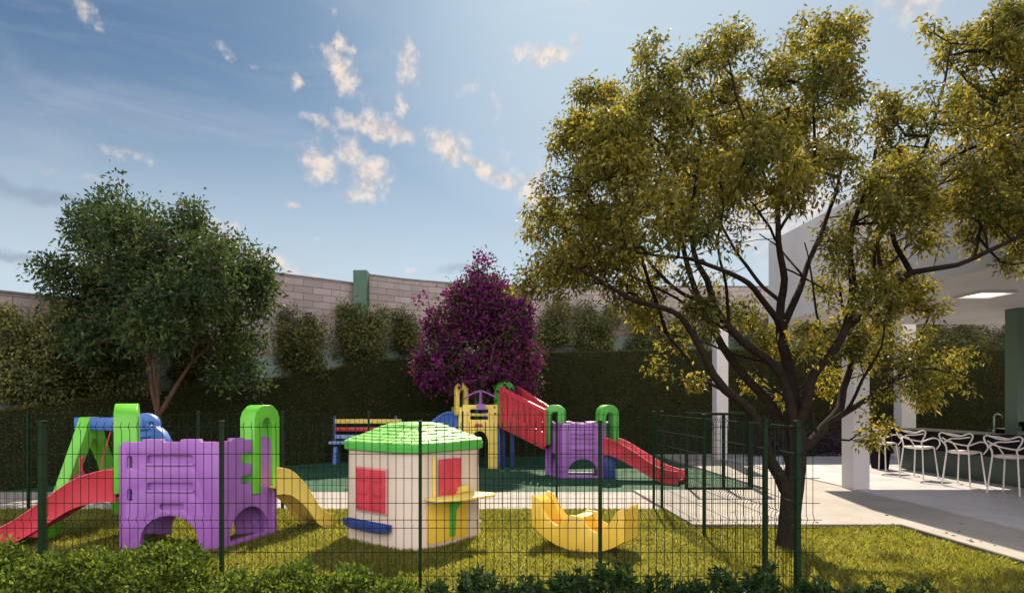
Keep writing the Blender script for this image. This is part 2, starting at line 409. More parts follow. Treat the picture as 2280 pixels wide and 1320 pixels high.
class Skel:
    def __init__(s): s.p = []; s.par = []; s.r = []
    def limb(s, pts, parent=None, wob=0.012, step=0.12):
        cp = crom(pts, step); prev = parent
        for i, (q, r) in enumerate(cp):
            if i > 0: q = q + Vector(mnoise.noise_vector(q * 2.3)) * wob * 2
            s.p.append(q); s.par.append(-1 if prev is None else prev); s.r.append(r); prev = len(s.p) - 1
        return prev
    def nearest(s, q): 
        A = np.array([p[:] for p in s.p]); return int(np.argmin(((A - np.array(q[:]))**2).sum(1)))
    def grow(s, pts, first, rng, seg=0.16, up=0.12, tip=0.004, root=None):
        """join every twig end in pts to the limbs with thin curved twigs"""
        A = np.array([p[:] for p in s.p]); 
        base = A[first:]
        d = np.sqrt(((pts[:, None, :] - base[None, ::3, :])**2).sum(2)).min(1) if len(base) else np.zeros(len(pts))
        order = np.argsort(d)
        cap = len(A) + len(pts) * 14; B = np.full((cap, 3), 1e6); B[:len(A)] = A; B[:first] = 1e6; n = len(A)
        cen = np.array(root) if root is not None else base.mean(0)
        for i in order:
            q = pts[i]
            dd = ((B[:n] - q)**2).sum(1)
            # prefer joints that lie nearer to the root than the twig end
            rr = ((B[:n] - cen)**2).sum(1); rq = ((q - cen)**2).sum()
            dd = dd + np.where(rr > rq, 0.6 * (rr - rq), 0)
            j = int(np.argmin(dd)); a = B[j].copy(); L = np.linalg.norm(q - a)
            k = max(1, min(12, int(L / seg)))
            mid = (a + q) / 2 + np.array([0, 0, up * L]) + rng.normal(size=3) * 0.07 * L
            par = j
            for t in range(1, k + 1):
                u_ = t / k; w = (1-u_)**2 * a + 2*(1-u_)*u_ * mid + u_*u_ * q
                s.p.append(Vector(w)); s.par.append(par); s.r.append(0.0)
                B[n] = w; par = n; n += 1
        # pipe model radii
        N = len(s.p); acc = [0.0] * N; e = 2.25
        for i in range(N - 1, -1, -1):
            r = max(tip, acc[i] ** (1 / e)) if acc[i] > 0 else tip
            if s.r[i] > 0: r = max(s.r[i], 0.0)
            s.r[i] = r
            if s.par[i] >= 0: acc[s.par[i]] += r ** e
    def mesh(s, mb, sides=(9, 5, 3), thr=(0.03, 0.01)):
        N = len(s.p); ch = [[] for _ in range(N)]
        for i in range(N):
            if s.par[i] >= 0: ch[s.par[i]].append(i)
        starts = [(i, None) for i in range(N) if s.par[i] < 0]
        while starts:
            i, par = starts.pop()
            pts = [] ; rs = []
            if par is not None: pts.append(s.p[par]); rs.append(min(s.r[par], s.r[i] * 1.15))
            while True:
                pts.append(s.p[i]); rs.append(s.r[i])
                c = sorted(ch[i], key=lambda k: -s.r[k])
                if not c: break
                for k in c[1:]: starts.append((k, i))
                i = c[0]
            if len(pts) < 2: continue
            rm = max(rs); n = sides[0] if rm > thr[0] else sides[1] if rm > thr[1] else sides[2]
            mb.tube(pts, rs, n, cap=False)
        return mb

def clump_points(circles, Z, depth, n, rng, edge=1.0):
    """twig ends in rounded clumps; circles = (px, py, r_px, weight, depth offset) seen at distance Z"""
    c = np.array([(x, y, r, w, dz) for (x, y, r, w, dz) in circles], float)
    wt = c[:, 2]**2 * c[:, 3]; wt /= wt.sum()
    k = rng.choice(len(c), n, p=wt)
    ph = rng.uniform(0, 2*np.pi, n); ct = rng.uniform(-1, 1, n); rr = rng.uniform(0.25, 1, n) ** 0.45 * edge
    st = np.sqrt(1 - ct**2)
    px = c[k, 0] + c[k, 2] * rr * st * np.cos(ph); py = c[k, 1] + c[k, 2] * rr * st * np.sin(ph)
    rz = c[k, 2] * Z / FPX
    zz = Z + c[k, 4] * depth + rz * rr * ct
    X = (px - VX) * zz / FPX; H = CH - (py - HY) * zz / FPX
    return np.stack([X, zz, H], 1)

# ------------------------------------------------------------------ the ground
def sheet(name, poly, z, mat):
    m = MB(); m.add([(x, y, z) for x, y in poly], [tuple(range(len(poly)))])
    o = m.build(name, mat, smooth=False); o['kind'] = 'structure'; return o
sheet('ground', [(-600, -300), (600, -300), (600, 900), (-600, 900)], -0.06, M['ground'])
LX = 2.88                                    # the side fence
FZ = 10.02                                   # the far fence
NZ = 5.64                                    # the near fence
sheet('lawn', [(-16, 0.5), (5.63, 0.5), (5.63, 8.6), (LX, 8.6), (LX, FZ), (-16, FZ)], 0.0, M['lawn'])
def block(name, poly, z0, z1, mat, parent=None, bevel=0.0):
    m = MB(); n = len(poly)
    m.add([(x, y, z0) for x, y in poly] + [(x, y, z1) for x, y in poly],
          [tuple(range(n)), tuple(range(n, 2*n))] + [(i, (i+1) % n, n+(i+1) % n, n+i) for i in range(n)])
    return m.build(name, mat, parent, bevel=bevel, smooth=False)
o = block('pavement', [(LX+0.002, 8.602), (5.632, 8.602), (5.632, 0.5), (6.9, 0.5), (6.9, 12.2), (5.4, 12.2), (5.4, 11.85), (LX+.002, 11.85)], -0.05, 0.05, M['concrete']); o['kind'] = 'structure'
o = block('path', [(-16, FZ+.002), (LX, FZ+.002), (LX, 11.85), (-16, 11.85)], -0.05, 0.010, M['concrete']); o['kind'] = 'structure'
o = block('patio', [(5.402, 12.202), (6.9, 12.202), (6.9, 21), (5.402, 21)], -0.05, 0.05, M['concrete']); o['kind'] = 'structure'
o = block('terrace_floor', [(6.902, 0.5), (24, 0.5), (24, 21), (6.902, 21)], -0.05, 0.07, M['slab']); o['kind'] = 'structure'
o = block('rubber_floor', [(-9, 11.852), (5.398, 11.852), (5.398, 21), (-9, 21)], -0.05, 0.008, M['rubber']); o['kind'] = 'structure'
m = MB(); m.box(5.60, 5.628, 0.5, 8.598, -0.04, 0.047); m.box(LX+.03, 5.598, 8.57, 8.598, -0.04, 0.047)
o = m.build('kerb', M['kerb'], smooth=False); o['kind'] = 'structure'

# ------------------------------------------------------------------ grass
def grass():
    rng = np.random.default_rng(3)
    n = 230000
    # density falls with distance, tufts gather
    Z = 4.3 + (FZ - 4.3) * rng.uniform(0, 1, n) ** 1.15
    X = rng.uniform(-1, 1, n) * 0.80 * Z; X = np.where(X < -1.0, X, X); X = rng.uniform(-0.76, 0.88, n) * Z
    keep = ((X < LX - 0.0) | (Z < 8.50 + rng.normal(0, .02, n))) & (X < 5.53 + rng.normal(0, .02, n)) & (Z < FZ - .02)
    for (wx, wz_, wr) in ((-2.05, 8.95, .35), (1.15, 7.35, .40), (-5.7, 7.5, .4), (-.2, 7.4, .3), (3.55, 7.3, .35)):
        dd = np.hypot(X-wx, (Z-wz_)*1.3)/wr; keep &= (dd > 1) | (rng.random(n) < .25 + .6*dd)
    X, Z = X[keep], Z[keep]; n = len(X)
    s = 0.55 + 0.45 * np.sin(X * 5.1 + np.sin(Z * 3.7) * 1.7) * np.sin(Z * 4.6 + 1.3 * np.sin(X * 2.9))
    h = rng.uniform(0.018, 0.05, n) * (0.75 + 0.5 * s)
    tall = (Z < 5.9) | ((X > 3.2) & (Z < 8.6)); h = np.where(tall, h * 1.55, h)
    a = rng.uniform(0, 2*np.pi, n); w = rng.uniform(0.0035, 0.0075, n)
    lean = rng.normal(size=(n, 2)) * 0.5 * h[:, None]
    B = np.stack([X, Z, np.zeros(n)], 1); dx = np.stack([np.cos(a)*w, np.sin(a)*w, np.zeros(n)], 1)
    mid = B + np.stack([lean[:, 0]*.35, lean[:, 1]*.35, h*.6], 1)
    tip = B + np.stack([lean[:, 0], lean[:, 1], h], 1)
    V = np.stack([B - dx, B + dx, mid + dx*.7, tip, mid - dx*.7], 1).reshape(-1, 3)
    F = np.arange(n)[:, None]*5 + np.array([[0, 1, 2, 3, 4]])
    o = np_mesh('grass', V, F, M['blade'])
    o['kind'] = 'stuff'; o['label'] = 'short sunlit yellow green grass of the fenced lawn'; o['category'] = 'grass'
grass()
def litter():
    rng = np.random.default_rng(9); n = 420
    X = rng.normal(3.7, 1.5, n); Z = rng.normal(7.2, 1.1, n); k = (Z > 4.6) & (Z < 9.9) & (X > -1) & (X < 6.6); X, Z = X[k], Z[k]
    h = np.where((X > 5.63) | ((Z > 8.6) & (X > LX)), .053, rng.uniform(.02, .05, len(X)))
    D = rng.normal(size=(len(X), 3)); D[:, 2] *= .12
    V, F = leaves(np.stack([X, Z, h], 1), D, .06, .028, rng, fold=.1, droop=0)
    o = np_mesh('leaf_litter', V, F, M['litter'])
    o['kind'] = 'stuff'; o['label'] = 'scattered fallen leaves below the large tree'; o['category'] = 'leaves'
litter()

# ------------------------------------------------------------------ boundary wall
WL = [(-500, 10.6), (0, 13.2), (128, 14.0), (320, 15.2), (600, 17.0), (788, 18.6)]
WR = [(822, 18.8), (900, 19.5), (1000, 20.2), (1150, 21.0), (1300, 21.5), (1540, 21.9), (1800, 22.0), (3200, 22.0)]
def wall_strip(name, pts, z0f, z1f, th, mat, parent=None):
    """upright strip along a plan polyline; z0f, z1f give bottom and top along it"""
    XY = [Vector((GX(p, Z), Z)) for p, Z in pts]
    s = [0.0]
    for a, b in zip(XY, XY[1:]): s.append(s[-1] + (b - a).length)
    me = bpy.data.meshes.new(name); bm = bmesh.new(); uv = bm.loops.layers.uv.new('UVMap')
    fr = []
    for i, q in enumerate(XY):
        d = (XY[min(i+1, len(XY)-1)] - XY[max(i-1, 0)]).normalized(); nn = Vector((-d.y, d.x))
        z0, z1 = z0f[i], z1f[i]
        f0 = bm.verts.new((q.x, q.y, z0)); f1 = bm.verts.new((q.x, q.y, z1))
        b0 = bm.verts.new((q.x + nn.x*th, q.y + nn.y*th, z0)); b1 = bm.verts.new((q.x + nn.x*th, q.y + nn.y*th, z1))
        fr.append((f0, f1, b0, b1, s[i], z0, z1))
    def quad(vs, uvs):
        f = bm.faces.new(vs)
        for l, c in zip(f.loops, uvs): l[uv].uv = c
    for A, B in zip(fr, fr[1:]):
        quad((A[0], B[0], B[1], A[1]), ((A[4], A[5]), (B[4], B[5]), (B[4], B[6]), (A[4], A[6])))
        quad((A[1], B[1], B[3], A[3]), ((A[4], 0.05), (B[4], 0.05), (B[4], 0.16), (A[4], 0.16)))
        quad((B[2], A[2], A[3], B[3]), ((B[4], B[5]), (A[4], A[5]), (A[4], A[6]), (B[4], B[6])))
    for A in (fr[0], fr[-1]):
        quad((A[0], A[1], A[3], A[2]), ((0, A[5]), (0, A[6]), (.19, A[6]), (.19, A[5])))
    bm.to_mesh(me); bm.free(); me.materials.append(mat)
    o = bpy.data.objects.new(name, me); COL.objects.link(o)
    if parent: o.parent = parent
    return o
bw = thing('boundary_wall', 'tall boundary wall of pale brown concrete blocks behind the playground', 'wall')
def interp(tab, x):
    for (a, b), (c, d) in zip(tab, tab[1:]):
        if x <= c: return b + (d - b) * max(0, x - a) / (c - a)
    return tab[-1][1]
HT = [(-500, 1.30), (0, 1.48), (300, 1.80), (607, 2.19), (731, 2.45), (820, 2.76), (912, 2.85), (1060, 3.0), (1210, 3.08), (1500, 3.18), (3200, 3.2)]
zt = {-500: 3.86, 0: 3.86, 128: 3.86}
left_lo = [(p, z) for p, z in WL if p <= 320]; left_hi = [(p, z) for p, z in WL if p >= 320]
wall_strip('block_wall', left_lo, [-.1]*len(left_lo), [3.86]*len(left_lo), .19, M['block'], bw)
wall_strip('block_wall', left_hi, [-.1]*len(left_hi), [4.98]*len(left_hi), .19, M['block'], bw)
wall_strip('block_wall', WR, [-.1]*len(WR), [5.26, 5.26, 5.27, 5.32, 5.38, 5.46, 5.46, 5.46], .19, M['block'], bw)
bp = [(p, z - 0.04) for p, z in WL] + [(p, z - 0.04) for p, z in WR]
wall_strip('plaster_base', bp, [-.1]*len(bp), [interp(HT, p) + .62 for p, z in bp], .03, M['wall_base'], bw)
for tab, top in ((left_lo, 3.861), (left_hi, 4.981)):
    wall_strip('coping', [(p, z-.02) for p, z in tab], [top]*len(tab), [top+.045]*len(tab), .23, M['coping'], bw)
tp = [5.26, 5.26, 5.27, 5.32, 5.38, 5.46, 5.46, 5.46]
wall_strip('coping', [(p, z-.02) for p, z in WR], [q+.001 for q in tp], [q+.046 for q in tp], .23, M['coping'], bw)
cx = GX(805, 18.6)
m = MB(); m.box(cx-.20, cx+.19, 18.38, 18.9, -.1, 5.34)
m.build('column', M['column'], bw, bevel=0.01, smooth=False)

# ------------------------------------------------------------------ clipped hedge in front of it
HP = [(-500, 9.8), (-200, 11.1), (0, 11.95), (300, 13.9), (607, 16.2), (731, 17.4), (820, 18.0), (912, 18.4), (1060, 18.9), (1210, 19.3), (1500, 19.5), (3200, 19.5)]
def hedge():
    t = thing('hedge', 'long dark olive clipped hedge standing as a green wall below the block wall', 'hedge')
    XY = [np.array((GX(p, Z), Z)) for p, Z in HP]
    # core
    rings = []
    for i, (p, Z) in enumerate(HP):
        h = interp(HT, p); x, y = XY[i]
        d = XY[min(i+1, len(XY)-1)] - XY[max(i-1, 0)]; d = d / np.linalg.norm(d); nn = np.array((-d[1], d[0])) * 0.55
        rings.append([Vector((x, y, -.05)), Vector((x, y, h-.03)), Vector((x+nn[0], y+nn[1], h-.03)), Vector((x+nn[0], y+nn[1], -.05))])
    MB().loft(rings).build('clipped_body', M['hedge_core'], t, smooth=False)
    rng = np.random.default_rng(5)
    Cs, Ds = [], []      # leaf stalks and directions
    for i in range(len(XY) - 1):
        a, b = XY[i], XY[i+1]; L = np.linalg.norm(b - a); d = (b - a) / L; nn = np.array((-d[1], d[0]))
        h0, h1 = interp(HT, HP[i][0]), interp(HT, HP[i+1][0]); vis = min(L, 22)
        n = int(vis * (h0 + h1) / 2 * 520)
        t_ = rng.uniform(0, vis / L, n); z = rng.uniform(0.0, 1, n) * (h0 + (h1-h0)*t_)
        q = a[None] + (b-a)[None]*t_[:, None] - nn[None]*rng.uniform(-.01, .03, n)[:, None]
        Cs.append(np.stack([q[:, 0], q[:, 1], z], 1)); D = rng.normal(size=(n, 3))*.8; D[:, 0] -= nn[0]; D[:, 1] -= nn[1]; Ds.append(D)
        n2 = int(vis * .55 * 600); t_ = rng.uniform(0, vis / L, n2); q = a[None] + (b-a)[None]*t_[:, None] + nn[None]*rng.uniform(0, .55, n2)[:, None]
        Cs.append(np.stack([q[:, 0], q[:, 1], (h0 + (h1-h0)*t_) - .03 + rng.uniform(-.02, .03, n2) + rng.exponential(.022, n2)], 1)); D = rng.normal(size=(n2, 3))*.6; D[:, 2] += .8; Ds.append(D)
    V, F = leaves(np.concatenate(Cs), np.concatenate(Ds), .05, .03, rng)
    np_mesh('foliage', V, F, M['leaf_hedge'], t)
hedge()

# ------------------------------------------------------------------ climbers on the wall
def shrub_from_circles(name, label, cat, circles, Z, depth, ntw, nl, L, Wd, mat, group=None, base=None, seed=1, stem=None, spread=.1, tipr=.004, droop=.15, dirv=(0, 0, .3), fol='foliage'):
    rng = np.random.default_rng(seed)
    b = base or (circles[0][0], None, Z)
    bx = GX(b[0], Z); t = thing(name, label, cat, (bx, Z, 0), group)
    pts = clump_points(circles, Z, depth, ntw, rng)
    sk = Skel(); top = max(.3, pts[:, 2].mean()*.55)
    e = sk.limb([(Vector((bx, Z, 0)), .03), (Vector((bx+.03, Z, top*.5)), .022), (Vector((bx, Z, top)), .016)])
    sk.grow(pts, 1, rng, seg=.3, tip=tipr, root=(bx, Z, top))
    sk.mesh(MB(), (6, 4, 3)).build('stem', stem or M['stem'], t, smooth=False)
    C = np.repeat(pts, nl, 0) + rng.normal(size=(ntw*nl, 3))*spread
    D = rng.normal(size=(ntw*nl, 3)) + np.array(dirv)
    V, F = leaves(C, D, L, Wd, rng, droop=droop)
    np_mesh(fol, V, F, mat, t)
    return t
def wz(px): 
    tab = WL + WR
    return interp(tab, px) - 0.42
CL = [
 ('wide climbing shrub on the wall at the far left edge, olive leaves', [(20,760,55,1,0),(60,830,70,1,0),(0,860,40,.6,0),(110,740,40,.8,0),(90,715,22,.5,0)], 40, 260),
 ('broad olive climbing shrub on the wall left of the dark leafy tree stems', [(150,850,62,1,0),(210,820,60,1,0),(250,860,45,1,0),(170,790,60,.9,0),(120,880,35,.9,0),(300,840,40,.7,0)], 200, 330),
 ('climbing shrub on the wall behind the right stem of the dark leafy tree', [(420,800,50,.9,0),(470,790,50,.9,0),(520,800,40,.9,0),(400,840,30,.7,0)], 460, 210),
 ('climbing shrub with ragged top between the dark tree and the green column', [(670,770,45,1,0),(640,730,30,.8,0),(700,740,28,.8,0),(690,800,36,.9,0),(645,790,30,.9,0),(632,705,10,.4,0),(715,715,12,.4,0)], 670, 210),
 ('bushy climbing shrub growing over the foot of the green column', [(800,745,48,1,0),(770,720,28,.9,0),(840,720,26,.9,0),(760,770,30,.9,0),(835,770,30,.9,0),(800,795,28,.9,0),(758,700,10,.4,0),(850,700,12,.4,0)], 800, 260),
 ('narrow climbing shrub on the wall just left of the purple flowering tree', [(905,735,26,1,0),(890,705,16,.8,0),(915,770,24,.9,0),(885,760,14,.7,0)], 905, 90),
 ('climbing shrub on the wall just right of the purple flowering tree', [(1225,730,32,1,0),(1250,700,26,.9,0),(1215,765,22,.9,0),(1255,750,22,.9,0)], 1235, 110),
 ('climbing shrub on the wall under the left boughs of the large tree', [(1320,735,36,1,0),(1300,700,26,.9,0),(1360,715,28,.9,0),(1345,760,24,.9,0),(1300,765,18,.9,0)], 1330, 140),
 ('climbing shrub on the wall between large tree boughs and the white pillar', [(1440,730,40,1,0),(1420,760,24,.9,0),(1490,735,34,.9,0),(1530,745,30,.9,0),(1480,765,20,.9,0)], 1470, 150),
 ('climbing shrub behind the slender white pillar of the patio', [(1600,720,36,1,0),(1660,735,40,.9,0),(1720,740,36,.9,0)], 1660, 140),
 ('climbing shrub seen under the white canopy left of the thin back pillar', [(1830,745,36,1,0),(1900,740,40,.9,0),(1960,750,36,.9,0)], 1890, 150),
 ('leafy grey green climber seen under the canopy above the bar counter', [(2080,760,44,1,0),(2150,770,46,1,0),(2200,770,30,1,0),(2120,810,36,.8,0),(2200,820,24,.6,0)], 2130, 280),
 ('small dark climber at the wall top beside the green bar pier', [(2250,745,22,1,0),(2280,760,24,.9,0)], 2262, 60),
]
for i, (lab, circ, bx, n) in enumerate(CL):
    rr_ = random.Random(50+i); ext = []
    for (x_, y_, r_, w_, d_) in circ:
        if r_ < 24: continue
        ext += [(x_+rr_.uniform(-.7, .7)*r_, y_-r_*rr_.uniform(.85, 1.2), r_*rr_.uniform(.12, .3), 1.6, 0) for _ in range(2)]
        ext += [(x_+rr_.choice((-1, 1))*r_*.8, y_+r_*.75, r_*.35, 1, 0)]
    circ = circ + ext
    shrub_from_circles('climbing_shrub', lab, 'shrub', circ, wz(bx), 0.1, int(n*1.35), 32, .078, .045, M['leaf_climb'], 'climbing shrubs along the block wall', (bx,), 20+i, spread=.11)
for i, px in enumerate((1700, 1760, 1812, 1862)):
    lab = ['dark plum low shrub behind the trunk left side at the hedge foot', 'dark plum low shrub behind the trunk fork at the hedge foot', 'dark plum low shrub between tree trunk and thick white pillar', 'dark plum low shrub touching the left of the thick white pillar'][i]
    shrub_from_circles('low_shrub', lab, 'shrub', [(px, 985, 26, 1, 0), (px-18, 998, 20, 1, 0), (px+20, 996, 20, 1, 0)], 18.7, .1, 60, 26, .07, .04, M['leaf_plum'], 'plum shrubs at the hedge foot', (px,), 60+i)

# ------------------------------------------------------------------ trees
def add_leaves(t, pts, nl, L, Wd, spread, mat, rng, dirv=(0, 0, -.5), droop=.25, name='crown', fold=.25):
    n = len(pts)*nl
    C = np.repeat(pts, nl, 0) + rng.normal(size=(n, 3))*spread
    out = C - np.repeat(pts, nl, 0)
    D = rng.normal(size=(n, 3))*.7 + unit(out)*.8 + np.array(dirv)
    V, F = leaves(C, D, L, Wd, rng, droop=droop, fold=fold)
    return np_mesh(name, V, F, mat, t)

def big_tree():
    rng = np.random.default_rng(17)
    Z = 7.38
    t = thing('large_tree', 'large spreading tree with yellow olive leaves and dark forked trunk on the lawn', 'tree', (GX(1755, Z), Z, 0))
    def L(pts, dz=0.0, r0=.05, r1=.012):
        n = len(pts); out = []
        for i, (x, y) in enumerate(pts):
            f = i/(n-1); out.append((P(x, y, Z + dz*f), r0*(1-f)**1.0 + r1*f))
        return out
    sk = Skel()
    tr = [(P(1752, 1232, Z), .150), (P(1752, 1205, Z), .118), (P(1760, 1140, Z), .112), (P(1766, 1085, Z), .118), (P(1770, 1050, Z), .112), (P(1775, 1000, Z), .095), (P(1776, 950, Z), .082)]
    sk.limb(tr, wob=.006); first = len(sk.p)
    def add(pts, dz, r0, r1):
        q = P(pts[0][0], pts[0][1], Z); j = sk.nearest(q)
        l = L(pts, dz, r0, r1); l[0] = (sk.p[j].copy(), l[0][1])
        sk.limb(l, parent=j)
    add([(1757,1100),(1734,1062),(1710,1022),(1698,968),(1672,915),(1613,867),(1589,833),(1570,794),(1531,726),(1497,692),(1400,665),(1330,620),(1290,600)], -1.0, .072, .012)
    add([(1766,1050),(1755,1000),(1745,955),(1710,891),(1662,842),(1608,770),(1570,697),(1540,624),(1522,560),(1508,490),(1480,400),(1440,300)], 1.1, .072, .014)
    add([(1772,970),(1759,891),(1739,833),(1700,794),(1642,750),(1604,702),(1572,624),(1553,590),(1537,500),(1545,420),(1560,300)], -.5, .062, .014)
    add([(1776,950),(1764,871),(1747,794),(1739,745),(1739,673),(1747,624),(1735,540),(1731,450),(1740,350),(1760,240)], .3, .070, .014)
    add([(1739,745),(1768,673),(1788,629),(1797,588),(1834,504),(1860,430),(1880,340),(1900,260)], 1.3, .045, .012)
    add([(1739,740),(1730,711),(1691,663),(1667,629),(1618,605),(1553,583),(1490,570),(1420,560)], -1.6, .040, .010)
    add([(1780,960),(1792,905),(1810,833),(1851,784),(1885,726),(1899,639),(1892,572),(1900,500),(1930,420),(1950,330)], -.9, .066, .014)
    add([(1885,730),(1933,692),(1972,653),(2030,608),(2080,600),(2131,588),(2200,560),(2253,535),(2320,490),(2400,440)], -.6, .042, .014)
    add([(1775,1010),(1802,990),(1836,949),(1872,910),(1880,862),(1894,803),(1892,750),(1880,700),(1870,640)], 1.0, .070, .014)
    add([(1873,912),(1923,891),(1991,847),(2025,794),(2050,745),(2070,690)], .8, .036, .010)
    add([(1991,847),(2060,820),(2120,830)], .4, .016, .007)
    add([(1840,945),(1890,983),(1923,963),(1960,940)], .1, .014, .007)
    add([(1604,867),(1550,838),(1500,832),(1450,805)], .2, .020, .008)
    add([(1739,673),(1700,640),(1640,560),(1600,480),(1590,380)], 1.5, .026, .010)
    add([(2000,620),(1985,520),(2010,440),(2060,330),(2100,200),(2120,100)], -.2, .030, .010)
    add([(2131,588),(2190,470),(2240,330),(2250,200)], .6, .022, .010)
    add([(1900,600),(1960,520),(2060,400),(2160,300)], 1.2, .026, .010)
    add([(1589,833),(1500,760),(1440,700),(1380,640)], .8, .022, .009)
    add([(1500,692),(1420,560),(1340,480),(1290,400)], -.4, .024, .010)
    add([(1570,697),(1500,640),(1400,520),(1360,400),(1340,300)], 1.3, .026, .010)
    add([(1731,450),(1680,330),(1640,220),(1620,120)], .3, .020, .009)
    add([(1834,504),(1810,380),(1810,250),(1810,120)], -1.0, .020, .009)
    add([(1797,588),(1830,640),(1850,660)], -.6, .012, .007)
    add([(1700,794),(1640,790),(1560,760),(1480,740)], .6, .018, .008)
    add([(1608,770),(1560,700),(1480,650),(1400,610),(1320,570)], .3, .022, .008)
    add([(1642,750),(1620,650),(1600,560),(1610,470)], -1.2, .020, .008)
    add([(1851,784),(1820,700),(1810,620),(1790,540)], .5, .018, .008)
    add([(1899,639),(1950,560),(1990,470),(2010,390)], 1.0, .022, .008)
    add([(1885,726),(1930,640),(1990,580),(2060,500),(2120,430)], .8, .024, .009)
    add([(1733,530),(1690,470),(1650,420)], -.9, .016, .008)
    add([(1788,629),(1740,560),(1690,520)], .9, .014, .007)
    add([(1872,910),(1930,830),(1960,770),(1970,720)], -.6, .022, .008)
    add([(1836,949),(1800,870),(1790,800),(1810,740)], 1.0, .018, .007)
    add([(1710,891),(1680,820),(1690,750)], .9, .016, .007)
    C = [(1480,130,66,1,-.2),(1400,205,55,.9,.3),(1330,235,62,.9,0),(1300,320,75,1,.3),(1258,430,66,1,-.2),(1225,520,55,1,.2),(1205,590,38,.8,0),
     (1370,420,100,1,.6),(1360,330,80,.9,-.8),(1455,300,110,1,-.5),(1560,190,85,1,.3),(1605,110,50,.8,0),(1640,85,34,.7,.2),(1720,140,66,1,-.3),(1800,85,52,.9,.3),(1860,85,56,.9,-.2),(1895,60,30,.6,0),
     (1700,230,95,1,.6),(1850,180,68,.9,-.6),(1560,320,105,1,.9),(1700,345,100,.95,-.9),(1825,300,80,.9,.7),(1905,310,60,.7,0),(1345,540,88,1,-.3),(1450,480,98,1,-.9),(1560,450,80,.8,.4),
     (1275,590,52,.9,.2),(1430,590,52,.7,.4),(1520,600,42,.4,-.4),(1960,240,46,.6,.2),(2020,300,82,.9,.3),(2105,230,70,.8,-.4),(2180,250,85,1,.3),(2260,300,85,1,-.3),(2060,75,40,.7,0),(2110,110,26,.5,.2),
     (2150,120,62,.9,.3),(2250,70,75,1,-.2),(2300,180,90,1,.2),(2000,420,88,1,-.6),(2100,400,98,1,.5),(2210,420,98,1,-.2),(2290,480,90,1,.3),(1930,470,66,.8,.3),(2060,500,62,.8,-.2),(2150,520,45,.6,.3),
     (2250,590,30,.5,0),(1650,520,46,.35,.2),(1700,440,55,.5,.9),(1620,400,60,.8,-.6),(1880,560,50,.7,-.5),(1960,580,56,.8,.3),(1840,640,42,.7,.6),(1950,665,62,.9,-.3),(2025,650,50,.9,.2),(2078,682,24,.7,0),
     (1885,740,55,.8,.2),(1960,760,54,.9,.5),(2050,790,64,1.5,.4),(2110,820,54,1.5,.5),(2140,860,34,1.3,.4),(2168,790,32,1.2,.4),(2000,840,52,1.3,.2),(2060,870,34,1.2,.3),(1950,915,40,1.4,.1),(1935,970,24,1.3,0),(1985,950,18,.8,.1),
     (1560,700,46,.9,-.3),(1650,700,50,.9,.6),(1725,770,40,.9,.3),(1800,750,40,.9,-.3),(1440,680,46,.9,.2),(1680,860,30,.6,.9),(1840,850,34,.7,.9),(1375,655,36,.6,-.3),(1235,640,40,.7,-.3),(1170,628,26,.8,-.2),(1310,650,36,.5,-.5),
     (1500,760,42,.55,.3),(1448,800,20,.7,.1),(1480,825,13,.7,.1),(1545,845,14,.7,-.1),(1745,875,18,.6,.4),(1850,810,30,.5,.3),(1920,810,36,.8,.3),(1205,470,34,.8,0),(1600,620,36,.4,.5),(1650,800,26,.4,.5),
     (1640,300,70,1,1.0),(1760,420,60,.8,-.6),(1500,400,70,.9,.8),(1880,380,60,.8,.4),(1780,340,60,.9,0),(1300,500,60,.9,.8),(1600,530,50,.6,-.9),(1240,590,50,1,-.5),(1860,500,50,.6,.6),(2390,300,110,1,0),(2400,120,100,1,0),(2380,480,90,1,.1),(2350,600,50,.8,0)]
    C = [(x, y, r, w*(.8 if 1400 < x < 1900 and 480 < y < 720 else 1), d) for x, y, r, w, d in C]
    pts = clump_points(C, Z, 1.6, 5400, rng)
    keep = []
    for q in pts:        # gaps: leave out where a slow noise is low
        v = mnoise.noise(Vector(q)*1.15 + Vector((3, 1, 7))) ; v2 = mnoise.noise(Vector(q)*3.0)
        keep.append((v > -0.20 and v2 > -.24) or rng.random() < .2)
    pts = pts[np.array(keep)]
    sk.grow(pts, first, rng, seg=.16, up=.04, tip=.0042, root=(GX(1775, Z), Z, 1.6))
    sk.mesh(MB(), (12, 6, 4)).build('trunk', M['bark'], t)
    add_leaves(t, pts, 32, .062, .027, .050, M['leaf_main'], rng, dirv=(0, 0, -.05), droop=.3)
big_tree()

